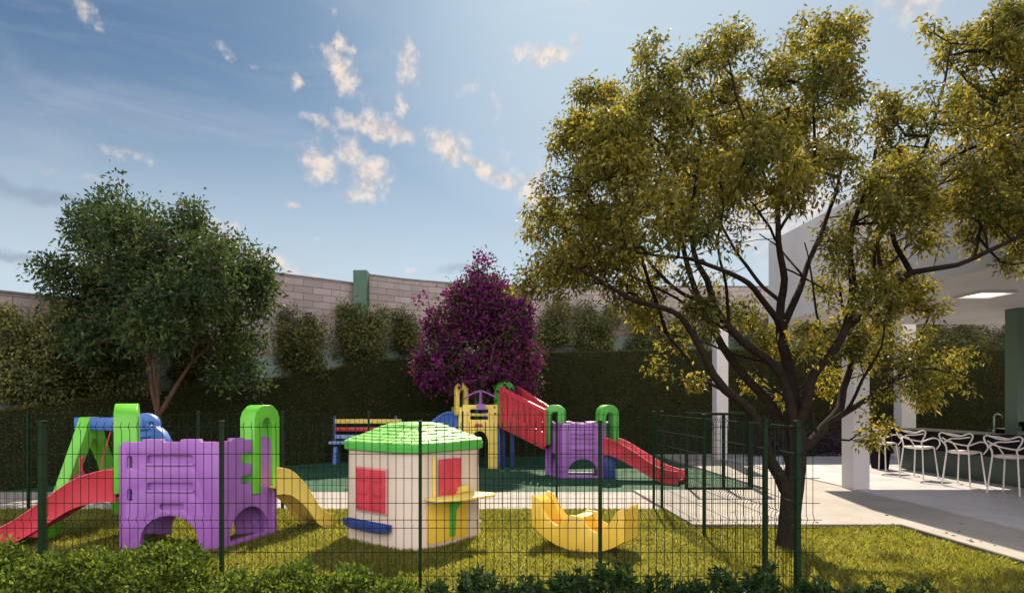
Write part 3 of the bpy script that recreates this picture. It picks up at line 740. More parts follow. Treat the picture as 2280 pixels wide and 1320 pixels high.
def left_tree():
    rng = np.random.default_rng(23); Z = 13.1
    t = thing('dark_leafy_tree', 'round dark green tree with reddish stems behind the left play tower', 'tree', (GX(348, Z), Z, 0))
    sk = Skel()
    sk.limb([(P(348, 1078, Z), .10), (P(350, 1000, Z), .085), (P(351, 925, Z), .08)], wob=.006); first = len(sk.p)
    def add(pts, dz, r0, r1):
        j = sk.nearest(P(pts[0][0], pts[0][1], Z)); n = len(pts)
        l = [(P(x, y, Z + dz*i/(n-1)), r0 + (r1-r0)*i/(n-1)) for i, (x, y) in enumerate(pts)]; l[0] = (sk.p[j].copy(), r0)
        sk.limb(l, parent=j, step=.2)
    add([(350,925),(338,870),(335,820),(318,780),(300,760),(240,730),(190,700)], -.7, .045, .015)
    add([(351,925),(342,860),(336,800),(330,720),(300,640),(270,540)], .7, .05, .015)
    add([(352,920),(350,860),(356,800),(352,740),(370,640),(400,540)], -.4, .045, .015)
    add([(354,930),(380,880),(405,840),(430,805),(470,770),(530,700)], .5, .055, .015)
    add([(430,805),(440,720),(430,640),(430,560)], -.6, .03, .012)
    add([(318,780),(310,700),(260,620),(200,560),(140,560)], .5, .028, .012)
    C = [(262,402,9,.9,0),(275,425,10,.8,0),(258,445,18,.9,0),(330,455,16,.8,0),(375,470,12,.8,.2),(428,462,12,.8,0),(170,475,14,.8,0),(235,465,32,.9,0),(180,515,46,1,.3),(125,575,34,.9,-.2),(92,588,20,.8,0),(155,640,56,1,.2),(265,540,88,1,-.6),(385,510,56,1,.5),(425,490,34,.8,.2),
     (380,600,110,1,.3),(500,570,52,.9,.2),(465,530,40,.9,0),(560,600,44,.9,-.2),(535,565,22,.6,0),(235,680,92,1,.5),(350,690,90,.9,-.8),(490,665,76,.9,.4),(565,660,46,.9,0),(575,625,20,.8,0),(545,760,52,.7,.2),(590,700,20,.6,0),
     (205,740,58,1,-.3),(250,770,36,.6,.3),(505,810,44,.6,.2),(300,610,100,1,.7),(430,620,90,1,-.7),(310,500,50,.8,0),(120,690,26,.7,0),(570,830,30,.4,.3)]
    pts = clump_points(C, Z, 1.6, 1900, rng, 1.05)
    sk.grow(pts, first, rng, seg=.3, up=.05, tip=.006, root=(GX(345, Z), Z, 2.6))
    sk.mesh(MB(), (9, 5, 3)).build('trunk', M['bark_red'], t)
    keep = np.array([mnoise.noise(Vector(q)*1.3 + Vector((2, 9, 4))) > -.06 or rng.random() < .16 for q in pts]); pts = pts[keep]
    add_leaves(t, pts, 30, .125, .052, .12, M['leaf_dark'], rng, dirv=(0, 0, .15), droop=.15)
left_tree()

def bougainvillea():
    rng = np.random.default_rng(31); Z = 16.6
    t = thing('flowering_tree', 'cone shaped tree covered in magenta purple blossom behind the play towers', 'tree', (GX(1062, Z), Z, 0))
    sk = Skel(); sk.limb([(P(1062, 1037, Z), .07), (P(1062, 960, Z), .06), (P(1060, 905, Z), .05)], wob=.01); first = len(sk.p)
    for (x, y, dz) in ((975, 850, -.4), (1010, 800, .5), (1040, 760, -.5), (1070, 740, .5), (1100, 780, -.4), (1150, 830, .5), (1090, 700, 0)):
        j = sk.nearest(P(1060, 905, Z))
        sk.limb([(sk.p[j].copy(), .03), (P((x+1060)/2, (y+905)/2+4, Z+dz*.4), .022), (P(x, y, Z+dz), .014)], parent=j, step=.2)
    C = [(975,725,26,.6,.1),(1158,705,26,.6,.1),(1090,560,5,.8,0),(1060,585,6,.7,0),(1010,650,10,.7,0),(1150,655,8,.6,0),(1065,575,6,.7,0),(1085,585,7,.7,0),(1055,605,12,.6,0),(1095,600,12,.5,0),(1075,615,16,.6,0),(1055,650,42,1,0),(1100,650,34,.9,.2),(1020,680,36,1,-.2),(1075,700,70,1,.3),(1140,680,38,1,0),(1000,730,48,1,.2),
     (1060,770,92,1,.6),(1150,740,46,1,-.2),(955,780,34,.9,0),(935,820,22,.7,0),(1130,800,66,1,.5),(1175,790,26,.9,0),(1010,820,60,1,-.4),(960,845,30,.7,.2),(1100,850,56,.9,-.3),(1165,850,34,.8,.2),(940,668,8,.6,0),(945,700,10,.3,0)]
    pts = clump_points(C, Z, 1.0, 820, rng, 1.04)
    sk.grow(pts, first, rng, seg=.3, up=.05, tip=.005, root=(GX(1060, Z), Z, 1.6))
    sk.mesh(MB(), (8, 4, 3)).build('trunk', M['bark_pale'], t)
    k = np.array([mnoise.noise(Vector(q)*2.6) > -.05 or rng.random() < .3 for q in pts])
    add_leaves(t, pts[k], 26, .10, .085, .10, M['leaf_purple'], rng, dirv=(0, 0, .1), droop=.05, name='blossom', fold=.35)
    add_leaves(t, pts, 18, .085, .045, .14, M['leaf_boug'], rng, dirv=(0, 0, 0), droop=.1, name='crown')
bougainvillea()

# ------------------------------------------------------------------ fences
def fence_panel(a, b, z_lv, v_lv, ztop, step=.07, r=.0030, th=.0030):
    a = Vector(a); b = Vector(b); d = b - a; L = d.length; d.normalize(); n = Vector((d.y, -d.x, 0))
    m = MB(); k = max(2, round(L/step)); prof = [(0.02, 0)]
    for z in sorted(v_lv): prof += [(z-.035, 0), (z, .028), (z+.035, 0)]
    prof.append((ztop, 0))
    prof = sorted(prof)
    for i in range(1, k):
        q = a + d*(L*i/k)
        m.tube([q + Vector((0, 0, z)) + n*o for z, o in prof], r, 4, cap=False)
    for z in z_lv:
        oo = .028 if z in v_lv else 0.0
        m.tube([a + Vector((0, 0, z)) + n*(oo+r*1.6), b + Vector((0, 0, z)) + n*(oo+r*1.6)], th, 4)
    return m
ZL = [1.46, 1.225, 1.015, .80, .66, .585, .375, .17]; VL = [1.46, .66]
def post(x, y, w, h=1.5):
    m = MB(); m.box(x-w/2, x+w/2, y-.03, y+.03, -.05, h); m.box(x-w/2-.004, x+w/2+.004, y-.034, y+.034, h, h+.012); return m
def fence(name, label, pts, posts, off=0, ztop=1.5):
    t = thing(name, label, 'fence', (pts[0][0], pts[0][1], 0), 'green mesh fences around the lawn')
    for (a, b) in zip(pts, pts[1:]):
        fence_panel((a[0], a[1], 0), (b[0], b[1], 0), ZL, VL, ztop).build('mesh_panel', M['fence'], t, smooth=False)
    for (x, y, w) in posts: post(x, y+off, w).build('post', M['post'], t, bevel=.004, smooth=False)
    return t
nx = [GX(p, NZ) for p in (-330, 88, 490, 935, 1338, 1780)]
fence('near_fence', 'green wire mesh fence in front, running across the lawn before the toys', [(x, NZ) for x in nx] + [(GX(1825, NZ), NZ)],
      [(nx[0], NZ, .035)] + [(nx[1], NZ, .046)] + [(x, NZ, .026) for x in nx[2:5]] + [(nx[5], NZ, .040)], off=.035)
sz = [NZ, 6.37, 8.06, FZ]
fence('side_fence', 'green wire mesh fence running away from us left of the tree trunk', [(2.80 + .0*i, z) for i, z in enumerate(sz)],
      [(2.84, 6.37, .036), (2.84, 8.06, .03), (2.88, FZ, .034)])
fx = [GX(p, FZ) for p in (-400, -180, 60, 250, 439, 627, 820, 1030, 1240, 1457)]
fence('far_fence', 'green wire mesh fence along the white path behind the lawn toys', [(x, FZ) for x in fx],
      [(x, FZ, .028) for x in fx], off=.035)
def gate():
    Zg = 12.2; x0, x1 = GX(1529, Zg), GX(1671, Zg)
    t = thing('mesh_gate', 'green metal mesh gate with thick frame standing beyond the white path', 'gate', ((x0+x1)/2, Zg, 0))
    fr = MB(); zt = 1.45
    for x, w in ((x0, .05), (x1, .09)): fr.box(x-w/2, x+w/2, Zg-.025, Zg+.025, 0, zt)
    for z in (.03, zt-.03): fr.box(x0+.026, x1-.046, Zg-.022, Zg+.022, z-.025, z+.025)
    fr.build('frame', M['fence'], t, smooth=False)
    xm = GX(1611, Zg); MB().box(xm-.028, xm+.028, Zg-.02, Zg+.02, .056, zt-.056).build('middle_bar', M['fence'], t, smooth=False)
    m = MB(); k = 17
    for i in range(1, k):
        x = x0 + (x1-x0)*i/k; m.tube([(x, Zg, .05), (x, Zg, zt-.05)], .003, 4, cap=False)
    for z in (.3, .55, .8, 1.05, 1.28): m.tube([(x0, Zg-.006, z), (x1, Zg-.006, z)], .003, 4)
    m.build('mesh_panel', M['fence'], t, smooth=False)
    # hinge posts of the gateway
    for x in (GX(1457, 12.2), ):
        pass
gate()

# ------------------------------------------------------------------ play sets
def arc(cx, cz, rx, rz, a0, a1, n):
    return [(cx + rx*math.cos(rad(a0+(a1-a0)*i/n)), cz + rz*math.sin(rad(a0+(a1-a0)*i/n))) for i in range(n+1)]
def rrect(x0, x1, z0, z1, r=.03, n=3):
    return arc(x1-r, z0+r, r, r, -90, 0, n) + arc(x1-r, z1-r, r, r, 0, 90, n) + arc(x0+r, z1-r, r, r, 90, 180, n) + arc(x0+r, z0+r, r, r, 180, 270, n)
def wallpanel(A, B, th, mat, parent, z1=1.22, door=None, wins=(), crenel=True, bottom=False, name='side_panel', z0=0.0, out=True, bevel=.012, dh=.40):
    """moulded panel from plan point A to B; door=(u0,u1) arched leg opening"""
    A = Vector((A[0], A[1], 0)); B = Vector((B[0], B[1], 0)); L = (B-A).length; u = (B-A).normalized()
    ol = [(0, z0)]
    holes = []
    if door and not bottom:
        a, b = door; c = (a+b)/2; ol += [(a, z0)] + [(c + (b-a)/2*math.cos(rad(180-180*i/10)), z0 + .10 + (dh-.10)*math.sin(rad(180*i/10))) for i in range(11)] + [(b, z0)]
    elif door:
        a, b = door; c = (a+b)/2
        holes.append([(b, z0+.06), (a, z0+.06)][::-1] + [(c - (b-a)/2*math.cos(rad(180-180*i/10)), z0 + .12 + (dh-.12)*math.sin(rad(180*i/10))) for i in range(11)])
    ol.append((L, z0))
    if crenel:
        s = .03
        ol += [(L, z1), (L*.80, z1), (L*.79, z1+s), (L*.60, z1+s), (L*.59, z1), (L*.41, z1), (L*.40, z1+s), (L*.21, z1+s), (L*.20, z1), (0, z1)]
    else: ol += [(L, z1), (0, z1)]
    for (a, b, c, d) in wins: holes.append(rrect(a, b, c, d, min(.025, (d-c)*.4)))
    m = MB(); m.plate(ol, holes, th if out else -th, (A.x, A.y, 0), u)
    return m.build(name, mat, parent, bevel=bevel)
def arch(C, u, w, z0, z1, th, leg, mat, parent, name='arch'):
    """hood arch over an opening, centred on plan point C"""
    u = Vector((u[0], u[1], 0)).normalized(); n = Vector((u.y, -u.x, 0))
    O = Vector((C[0], C[1], 0)) - u*w/2 - n*th/2
    h = w/2; iz = z1 - .15
    ol = [(0, z0), (0, z1-.16), (w*.07, z1-.08), (w*.26, z1-.012), (w*.38, z1), (w*.62, z1), (w*.74, z1-.012), (w*.93, z1-.08), (w, z1-.16), (w, z0), (w-leg, z0)]
    iw = (w-2*leg)/2
    ol += [(h + iw*math.cos(rad(180*i/8)), iz-.16 + .16*math.sin(rad(180*i/8))) for i in range(9)]
    ol += [(leg, z0)]
    m = MB(); m.plate(ol, [], th, O, u)
    return m.build(name, mat, parent, bevel=.018, seg=3)
def slide(pts, w, h, t_, mat, parent, b=.05, lip=.012, name='slide', wave=0.0):
    """chute lofted along pts (x, y, z of the bed); U cross-section with rolled lips"""
    rings = []
    pts = [Vector(p) for p in pts]; cp = [q for q, r in crom([(p, 1.0) for p in pts], .06)]
    N = len(cp)
    for i, p in enumerate(cp):
        d = cp[min(i+1, N-1)] - cp[max(i-1, 0)]; d.z = 0; d.normalize(); sdv = Vector((d.y, -d.x, 0))
        f = i/(N-1); hh = (h if not callable(h) else h(f)) + wave*math.sin(f*math.pi*5)
        up = Vector((0, 0, 1)); hw = w/2
        pr = [(-hw, -b), (-hw, hh-.015), (-hw-lip, hh), (-hw-lip+.004, hh+.012), (-hw+t_-.004, hh+.012), (-hw+t_, hh-.01), (-hw+t_+.02, .03), (-hw+t_+.05, 0),
              (hw-t_-.05, 0), (hw-t_-.02, .03), (hw-t_, hh-.01), (hw-t_+.004, hh+.012), (hw+lip-.004, hh+.012), (hw+lip, hh), (hw, hh-.015), (hw, -b), (hw-t_*.8, -b), (hw-t_*.8, -.018), (-hw+t_*.8, -.018), (-hw+t_*.8, -b)]
        rings.append([p + sdv*a + up*c for a, c in pr])
    return MB().loft(rings).build(name, mat, parent, ang=50)
def emboss(A, B, u0, u1, z, mat, parent, hgt=.075, name='moulded_shelf', out=.018):
    """rounded shelf moulded into the panel face"""
    A = Vector((A[0], A[1], 0)); B = Vector((B[0], B[1], 0)); u = (B-A).normalized(); n = Vector((u.y, -u.x, 0))
    m = MB()
    r0 = []; N = 8
    for i in range(N+1):
        f = i/N; e = math.sin(math.pi*min(1, max(0, f)))**.25 if 0 < f < 1 else .35
        q = A + u*(u0 + (u1-u0)*f)
        r0.append([q + n*.0 + Vector((0, 0, z)), q + n*(out*2.4*e) + Vector((0, 0, z+.004)), q + n*(out*2.4*e) + Vector((0, 0, z+.022)), q + n*(out*e) + Vector((0, 0, z+.03)), q + n*.002 + Vector((0, 0, z+hgt)), q - n*.01 + Vector((0, 0, z+hgt))])
    m.loft(r0)
    return m.build(name, mat, parent, ang=60)

def play_set_left():
    A = (-3.97, 7.33); B = (-2.87, 7.33); Cc = (-2.50, 8.22); D = (-4.36, 8.18)
    t = thing('play_tower', 'purple plastic play tower with red and yellow slides and attached swing on the lawn', 'play tower', (-3.4, 7.8, 0))
    pu = M['purple']
    wallpanel(A, B, -.09, pu, t, 1.215, (.20, .86), [(.28, .80, .96, 1.07), (.28, .80, .66, .76), (.42, .70, .455, .52), (.055, .115, .91, 1.06), (.055, .115, .55, .69)], name='side_panel', dh=.39)
    for z in (1.015, .71, .487): MB().box(-3.97+.24, -3.97+.84, 7.375, 7.385, z-.075, z+.075).build('recess', pu, t, smooth=False)
    # side post strip with slots at the left corner
    wallpanel((-4.045, 7.40), (-3.975, 7.335), -.05, pu, t, 1.17, None, [], crenel=False)
    wallpanel(B, Cc, -.08, pu, t, 1.215, (.16, .80), [(.34, .60, .93, 1.06), (.34, .60, .70, .80)], name='side_panel', bottom=True, dh=.42)
    wallpanel(D, A, -.08, pu, t, 1.17, (.18, .72), [(.62, .78, .86, 1.06), (.62, .78, .55, .72)], name='side_panel', bottom=True, dh=.42)
    wallpanel(Cc, D, -.08, pu, t, 1.13, (.5, 1.3), [(.3, 1.5, .75, .95)], dh=.36)
    MB().add([(A[0]+.05, A[1]+.06, .62), (B[0]-.03, B[1]+.06, .62), (Cc[0]-.08, Cc[1]-.06, .62), (D[0]+.08, D[1]-.06, .62),
              (A[0]+.05, A[1]+.06, .57), (B[0]-.03, B[1]+.06, .57), (Cc[0]-.08, Cc[1]-.06, .57), (D[0]+.08, D[1]-.06, .57)],
             [(0,1,2,3),(7,6,5,4),(0,4,5,1),(1,5,6,2),(2,6,7,3),(3,7,4,0)]).build('platform', M['blue'], t, smooth=False)
    for z in (.962, .662): MB().tube([(-3.97+.27, 7.322, z), (-3.97+.81, 7.322, z)], .016, 8).build('moulded_lip', pu, t)
    wv = (Vector(A) - Vector(D)).normalized()
    arch((-4.13, 7.74), (wv.x, wv.y), .66, .62, 1.645, .24, .16, M['lime'], t)
    bv = (Vector(Cc) - Vector(B)).normalized()
    arch((-2.655, 8.06), (bv.x, bv.y), .46, .56, 1.625, .22, .13, M['lime'], t)
    # slides
    slide([(-4.12, 7.66, .62), (-4.30, 7.65, .62), (-4.60, 7.63, .55), (-4.95, 7.60, .34), (-5.3, 7.56, .14), (-5.6, 7.53, .05), (-5.85, 7.5, .04)], .42,
          lambda f: .27 - .14*min(1, f*1.3), .035, M['red'], t, b=.10)
    MB().obox((-5.02, 7.46, .17), (1, 0), .18, .10, .06).build('slide_support', M['red'], t, bevel=.015)
    slide([(-2.56, 8.10, .62), (-2.46, 8.22, .60), (-2.33, 8.42, .42), (-2.22, 8.60, .18), (-2.12, 8.76, .06), (-2.08, 8.84, .04)], .40,
          lambda f: .23 - .12*f, .035, M['paleyellow'], t, b=.09)
    # blue climbing wall behind
    c = P(333, 0, 8.5).x
    w = .18
    ol = [(-w, .2), (w, .2), (w, .95)] + arc(0, 1.38, w, .14, 0, 180, 8)
    MB().plate(ol, [rrect(.06, .12, 1.36, 1.41, .02)], .10, (c, 8.45, 0), (1, 0, 0)).build('climbing_wall', M['blue'], t, bevel=.02)
    MB().plate([(0, .9), (.17, .9), (.17, 1.15), (.10, 1.28), (0, 1.36)], [], .16, (c+w+.0, 8.42, 0), (1, 0, 0)).build('climbing_wall', M['blue'], t, bevel=.02)
    for z in (1.22, 1.32): MB().obox((c, 8.34, z), (1, 0), .16, .022, .05).build('hand_hold', M['blue'], t, bevel=.006)
    # swing frame: a green A-frame and a blue beam back to the tower
    sx = -5.27
    ol = [(-.98, 0), (-.78, 0), (-.30, .80), (-.04, 1.16), (.04, 1.16), (.30, .80), (.72, 0), (.92, 0), (.20, 1.28), (.12, 1.46), (-.12, 1.46), (-.24, 1.24)]
    m = MB(); m.plate(ol, [], .16, (sx+.0, 8.78, 0), (0, 1, 0))
    m.build('swing_frame', M['lime'], t, bevel=.02)
    MB().obox((-4.80, 8.60, 1.37), (1.16, -.43), 1.22, .17, .13).build('swing_beam', M['blue'], t, bevel=.02)
    hx, hy = -4.78, 8.58
    m = MB()
    for dx in (-.02, .05):
        m.tube([(hx+dx*.2, hy, 1.32), (hx+dx*3.2-.04, hy-.03, .92), (hx+dx*3.4-.06, hy-.05, .60)], .009, 5)
    m.build('swing_rope', M['red'], t)
    seat = MB(); sxx, syy = -5.0, 8.42
    rings = []
    for i in range(9):
        f = i/8; a = -70 + 140*f
        q = Vector((sxx + .02 + .17*math.sin(rad(a)), syy, .62 - .19*math.cos(rad(a)) + .19))
        rings.append([q + Vector((0, -.14, 0)), q + Vector((0, .14, 0)), q + Vector((.012*math.sin(rad(a)), .14, .03)), q + Vector((.012, -.14, .03))])
    seat.loft(rings); seat.tube([(sxx-.03, syy-.1, .78), (sxx-.03, syy-.1, .93), (sxx+.01, syy-.1, .96)], .022, 6)
    seat.build('swing_seat', M['red'], t)
play_set_left()

def play_set_back():
    t = thing('play_castle', 'yellow and purple plastic play castle with red bridge on green rubber floor', 'play tower', (1.0, 14.8, 0))
    Zt = 15.9; s = FPX/Zt
    X = lambda px, Z: GX(px, Z)
    # tall yellow tower
    x0, x1 = X(1030, Zt), X(1108, Zt)
    zf = lambda py, Z=Zt: CH - (py-HY)*Z/FPX
    ol = [(0, 0), (.14, 0)]
    W_ = x1-x0
    dx0, dx1 = X(1048, Zt)-x0, X(1087, Zt)-x0; c = (dx0+dx1)/2; hw = (dx1-dx0)/2
    ol = [(0, 0), (dx0, 0)] + [(c - hw*math.cos(rad(180*i/10)), .62 + .30*math.sin(rad(180*i/10))) for i in range(11)] + [(dx1, 0), (W_, 0), (W_, 1.56), (0, 1.56)]
    holes = [rrect(X(1047, Zt)-x0, X(1087, Zt)-x0, zf(920), zf(911), .03), rrect(X(1047, Zt)-x0, X(1087, Zt)-x0, zf(934), zf(926), .03)]
    MB().plate(ol, holes, -.10, (x0, Zt, 0), (1, 0, 0)).build('front_panel', M['paleyellow'], t, bevel=.012)
    MB().plate([(0, 0), (.75, 0), (.75, 1.5), (0, 1.5)], [rrect(.2, .55, .3, .9, .1)], .08, (x0-.22, Zt+.75, 0), (.22, -.75, 0)).build('side_panel', M['paleyellow'], t, bevel=.012)
    MB().plate([(0, 0), (.75, 0), (.75, 1.0), (0, 1.0)], [], .06, (x1, Zt+.06, 0), (.1, .75, 0)).build('side_panel', M['blue'], t, bevel=.012)
    # badge above the door
    MB().plate(rrect(X(1057, Zt)-x0, X(1074, Zt)-x0, zf(950), zf(943), .02), [], .02, (x0, Zt-.003, 0), (1, 0, 0)).build('badge', M['red'], t, bevel=.004)
    # arches
    arch((X(1027, Zt)+.0, Zt+.1), (.85, .5), .34, 1.30, 2.09, .12, .09, M['paleyellow'], t)
    arch((X(1046, 16.3), 16.5), (1, .2), .42, 1.2, 2.08, .14, .10, M['green_plastic'], t)
    arch((X(1123, 16.1), 16.1), (.8, .6), .48, 1.1, 2.12, .22, .12, M['green_plastic'], t)
    for px in (1120, 1140): MB().obox((X(px, 16.3), 16.3, .55), (1, 0), .12, 1.1, .12).build('leg', M['navy'], t, bevel=.015)
    MB().box(x0+.05, x1-.02, Zt+.11, Zt+.8, 1.05, 1.12).build('platform', M['blue'], t, smooth=False)
    MB().plate([(0, 1.12), (.5, 1.12), (.5, 1.75), (0, 1.8)], [rrect(.14, .22, 1.5, 1.62, .03)], .06, (X(1072, 16.7), 16.8, 0), (1, 0, 0)).build('back_panel', M['blue'], t, bevel=.012)
    # steering wheel
    m = MB(); wc = Vector((X(1070, Zt), Zt-.10, zf(876)))
    m.tube([wc+Vector((-.37, .0, -.09)), wc+Vector((-.15, -.02, .02)), wc+Vector((0, -.02, .07)), wc+Vector((.15, -.02, .02)), wc+Vector((.37, .0, -.09))], .022, 6)
    m.tube([wc+Vector((0, -.02, .08)), wc+Vector((0, .0, -.12)), wc+Vector((0, .06, -.38))], [.03, .035, .06], 6)
    m.obox(wc+Vector((0, .03, -.32)), (1, 0), .2, .14, .1)
    m.build('steering_wheel', M['purple'], t)
    # blue slide on the far left
    slide([(X(1024, Zt), Zt+.30, 1.08), (-.75, Zt+.30, 1.05), (-1.1, Zt+.25, .80), (-1.6, Zt+.15, .42), (-2.1, Zt+.05, .12), (-2.4, Zt, .08)], .44, .30, .035, M['blue'], t, b=.10)
    # red bridge with slatted rails down to the low tower
    def rail(a, b, zta, ztb, zba, zbb, n):
        a = Vector((a[0], a[1], 0)); b = Vector((b[0], b[1], 0)); L = (b-a).length; u = (b-a).normalized()
        ol = [(0, zba), (L, zbb), (L, ztb), (L*.5, (zta+ztb)/2+.02), (.16, zta+.005), (0, zta+.03)]
        hs = []
        for i in range(n):
            a0 = L*(i+.28)/n; a1 = L*(i+.72)/n; f0 = a0/L; f1 = a1/L
            lo = lambda f: zba + (zbb-zba)*f + (zta-zba)*.34
            hi = lambda f: zta + (ztb-zta)*f - .09
            hs.append([(a0, lo(f0)), (a1, lo(f1)), (a1, hi(f1)), (a0, hi(f0))])
        return MB().plate(ol, hs, -.06, (a.x, a.y, 0), u)
    za, zb = 15.75, 14.15
    rail((X(1111, za), za), (X(1212, zb), zb), zf(864, za), zf(911, zb), zf(945, za), zf(994, zb), 8).build('bridge_rail', M['red'], t, bevel=.008)
    za2, zb2 = 16.5, 14.9
    rail((X(1142, za2), za2), (X(1222, zb2), zb2), zf(858, za2), zf(905, zb2), zf(936, za2), zf(975, zb2), 8).build('bridge_rail', M['red'], t, bevel=.008)
    p0, p1, p2, p3 = Vector((X(1111, za), za+.07, 1.08)), Vector((X(1212, zb), zb+.07, .66)), Vector((X(1224, zb2), zb2-.02, .66)), Vector((X(1140, za2), za2-.02, 1.08))
    dn = Vector((0, 0, -.06))
    MB().add([p0, p1, p2, p3, p0+dn, p1+dn, p2+dn, p3+dn], [(0,1,2,3),(7,6,5,4),(0,4,5,1),(1,5,6,2),(2,6,7,3),(3,7,4,0)]).build('bridge_deck', M['red'], t, smooth=False)
    # low purple tower
    A = (X(1252, 13.9), 13.9); B = (X(1343, 13.9), 13.9); D = (X(1214, 14.7), 14.7); Cc = (X(1362, 14.6), 14.6)
    pu = M['purple']
    wallpanel(A, B, -.08, pu, t, 1.17, (.12, .76), [], bottom=True, dh=.42)
    wallpanel(D, A, -.08, pu, t, 1.17, (.16, .62), [(.5, .62, .75, 1.0)], bottom=True, dh=.52)
    wallpanel(B, Cc, -.08, pu, t, 1.17, (.14, .62), [(.3, .5, .9, 1.05)], bottom=True, dh=.42)
    wallpanel(Cc, D, -.08, pu, t, 1.17, (.4, 1.0), [], bottom=True, dh=.42)
    for z in (.62, .86, .95): emboss(A, B, .16, .70, z, pu, t, .07)
    MB().box(D[0]+.25, B[0], 14.05, 14.6, .56, .62).build('platform', M['blue'], t, smooth=False)
    arch((X(1236, 14.3), 14.35), (1, -.35), .46, .70, 1.57, .24, .15, M['green_plastic'], t)
    arch((X(1353, 14.1), 14.15), (1, .3), .44, .55, 1.57, .24, .13, M['green_plastic'], t)
    slide([(X(1349, 14.1), 14.1, .60), (2.98, 14.03, .60), (3.2, 13.86, .52), (3.5, 13.62, .34), (3.8, 13.36, .16), (4.02, 13.12, .10), (4.15, 13.0, .10)], .44,
          lambda f: .26-.10*f, .035, M['red'], t, b=.10)
    MB().obox((2.86, 14.02, .28), (1, 0), .34, .55, .1).build('leg', M['navy'], t, bevel=.02)
play_set_back()

def bench():
    Z = 17.3; X = lambda p: GX(p, Z)
    t = thing('slatted_bench', 'children bench with yellow, red and pale blue back slats by the hedge', 'bench', (X(815), Z, 0))
    zf = lambda py: CH - (py-HY)*Z/FPX
    x0, x1 = X(744), X(893)
    for (a, b, mt) in ((933, 943, 'paleyellow'), (951, 960, 'red'), (968, 977, 'skyblue')):
        MB().box(x0, x1, Z+.10, Z+.14, zf(b), zf(a)).build('back_slat', M[mt], t, bevel=.01)
    MB().box(x0-.08, x1+.05, Z-.32, Z+.08, zf(987), zf(981)).build('seat', M['skyblue'], t, bevel=.01)
    for x in (x0+.04, x1-.1):
        MB().box(x-.1, x-.02, Z+.145, Z+.2, .0, zf(926)).build('back_post', M['navy'], t, bevel=.01)
        MB().plate([(-.30, 0), (-.14, 0), (-.02, .3), (.10, 0), (.22, 0), (.1, .45), (-.2, .45)], [], .10, (x, Z-.1, 0), (0, 1, 0)).build('leg', M['blue'], t, bevel=.01)
bench()

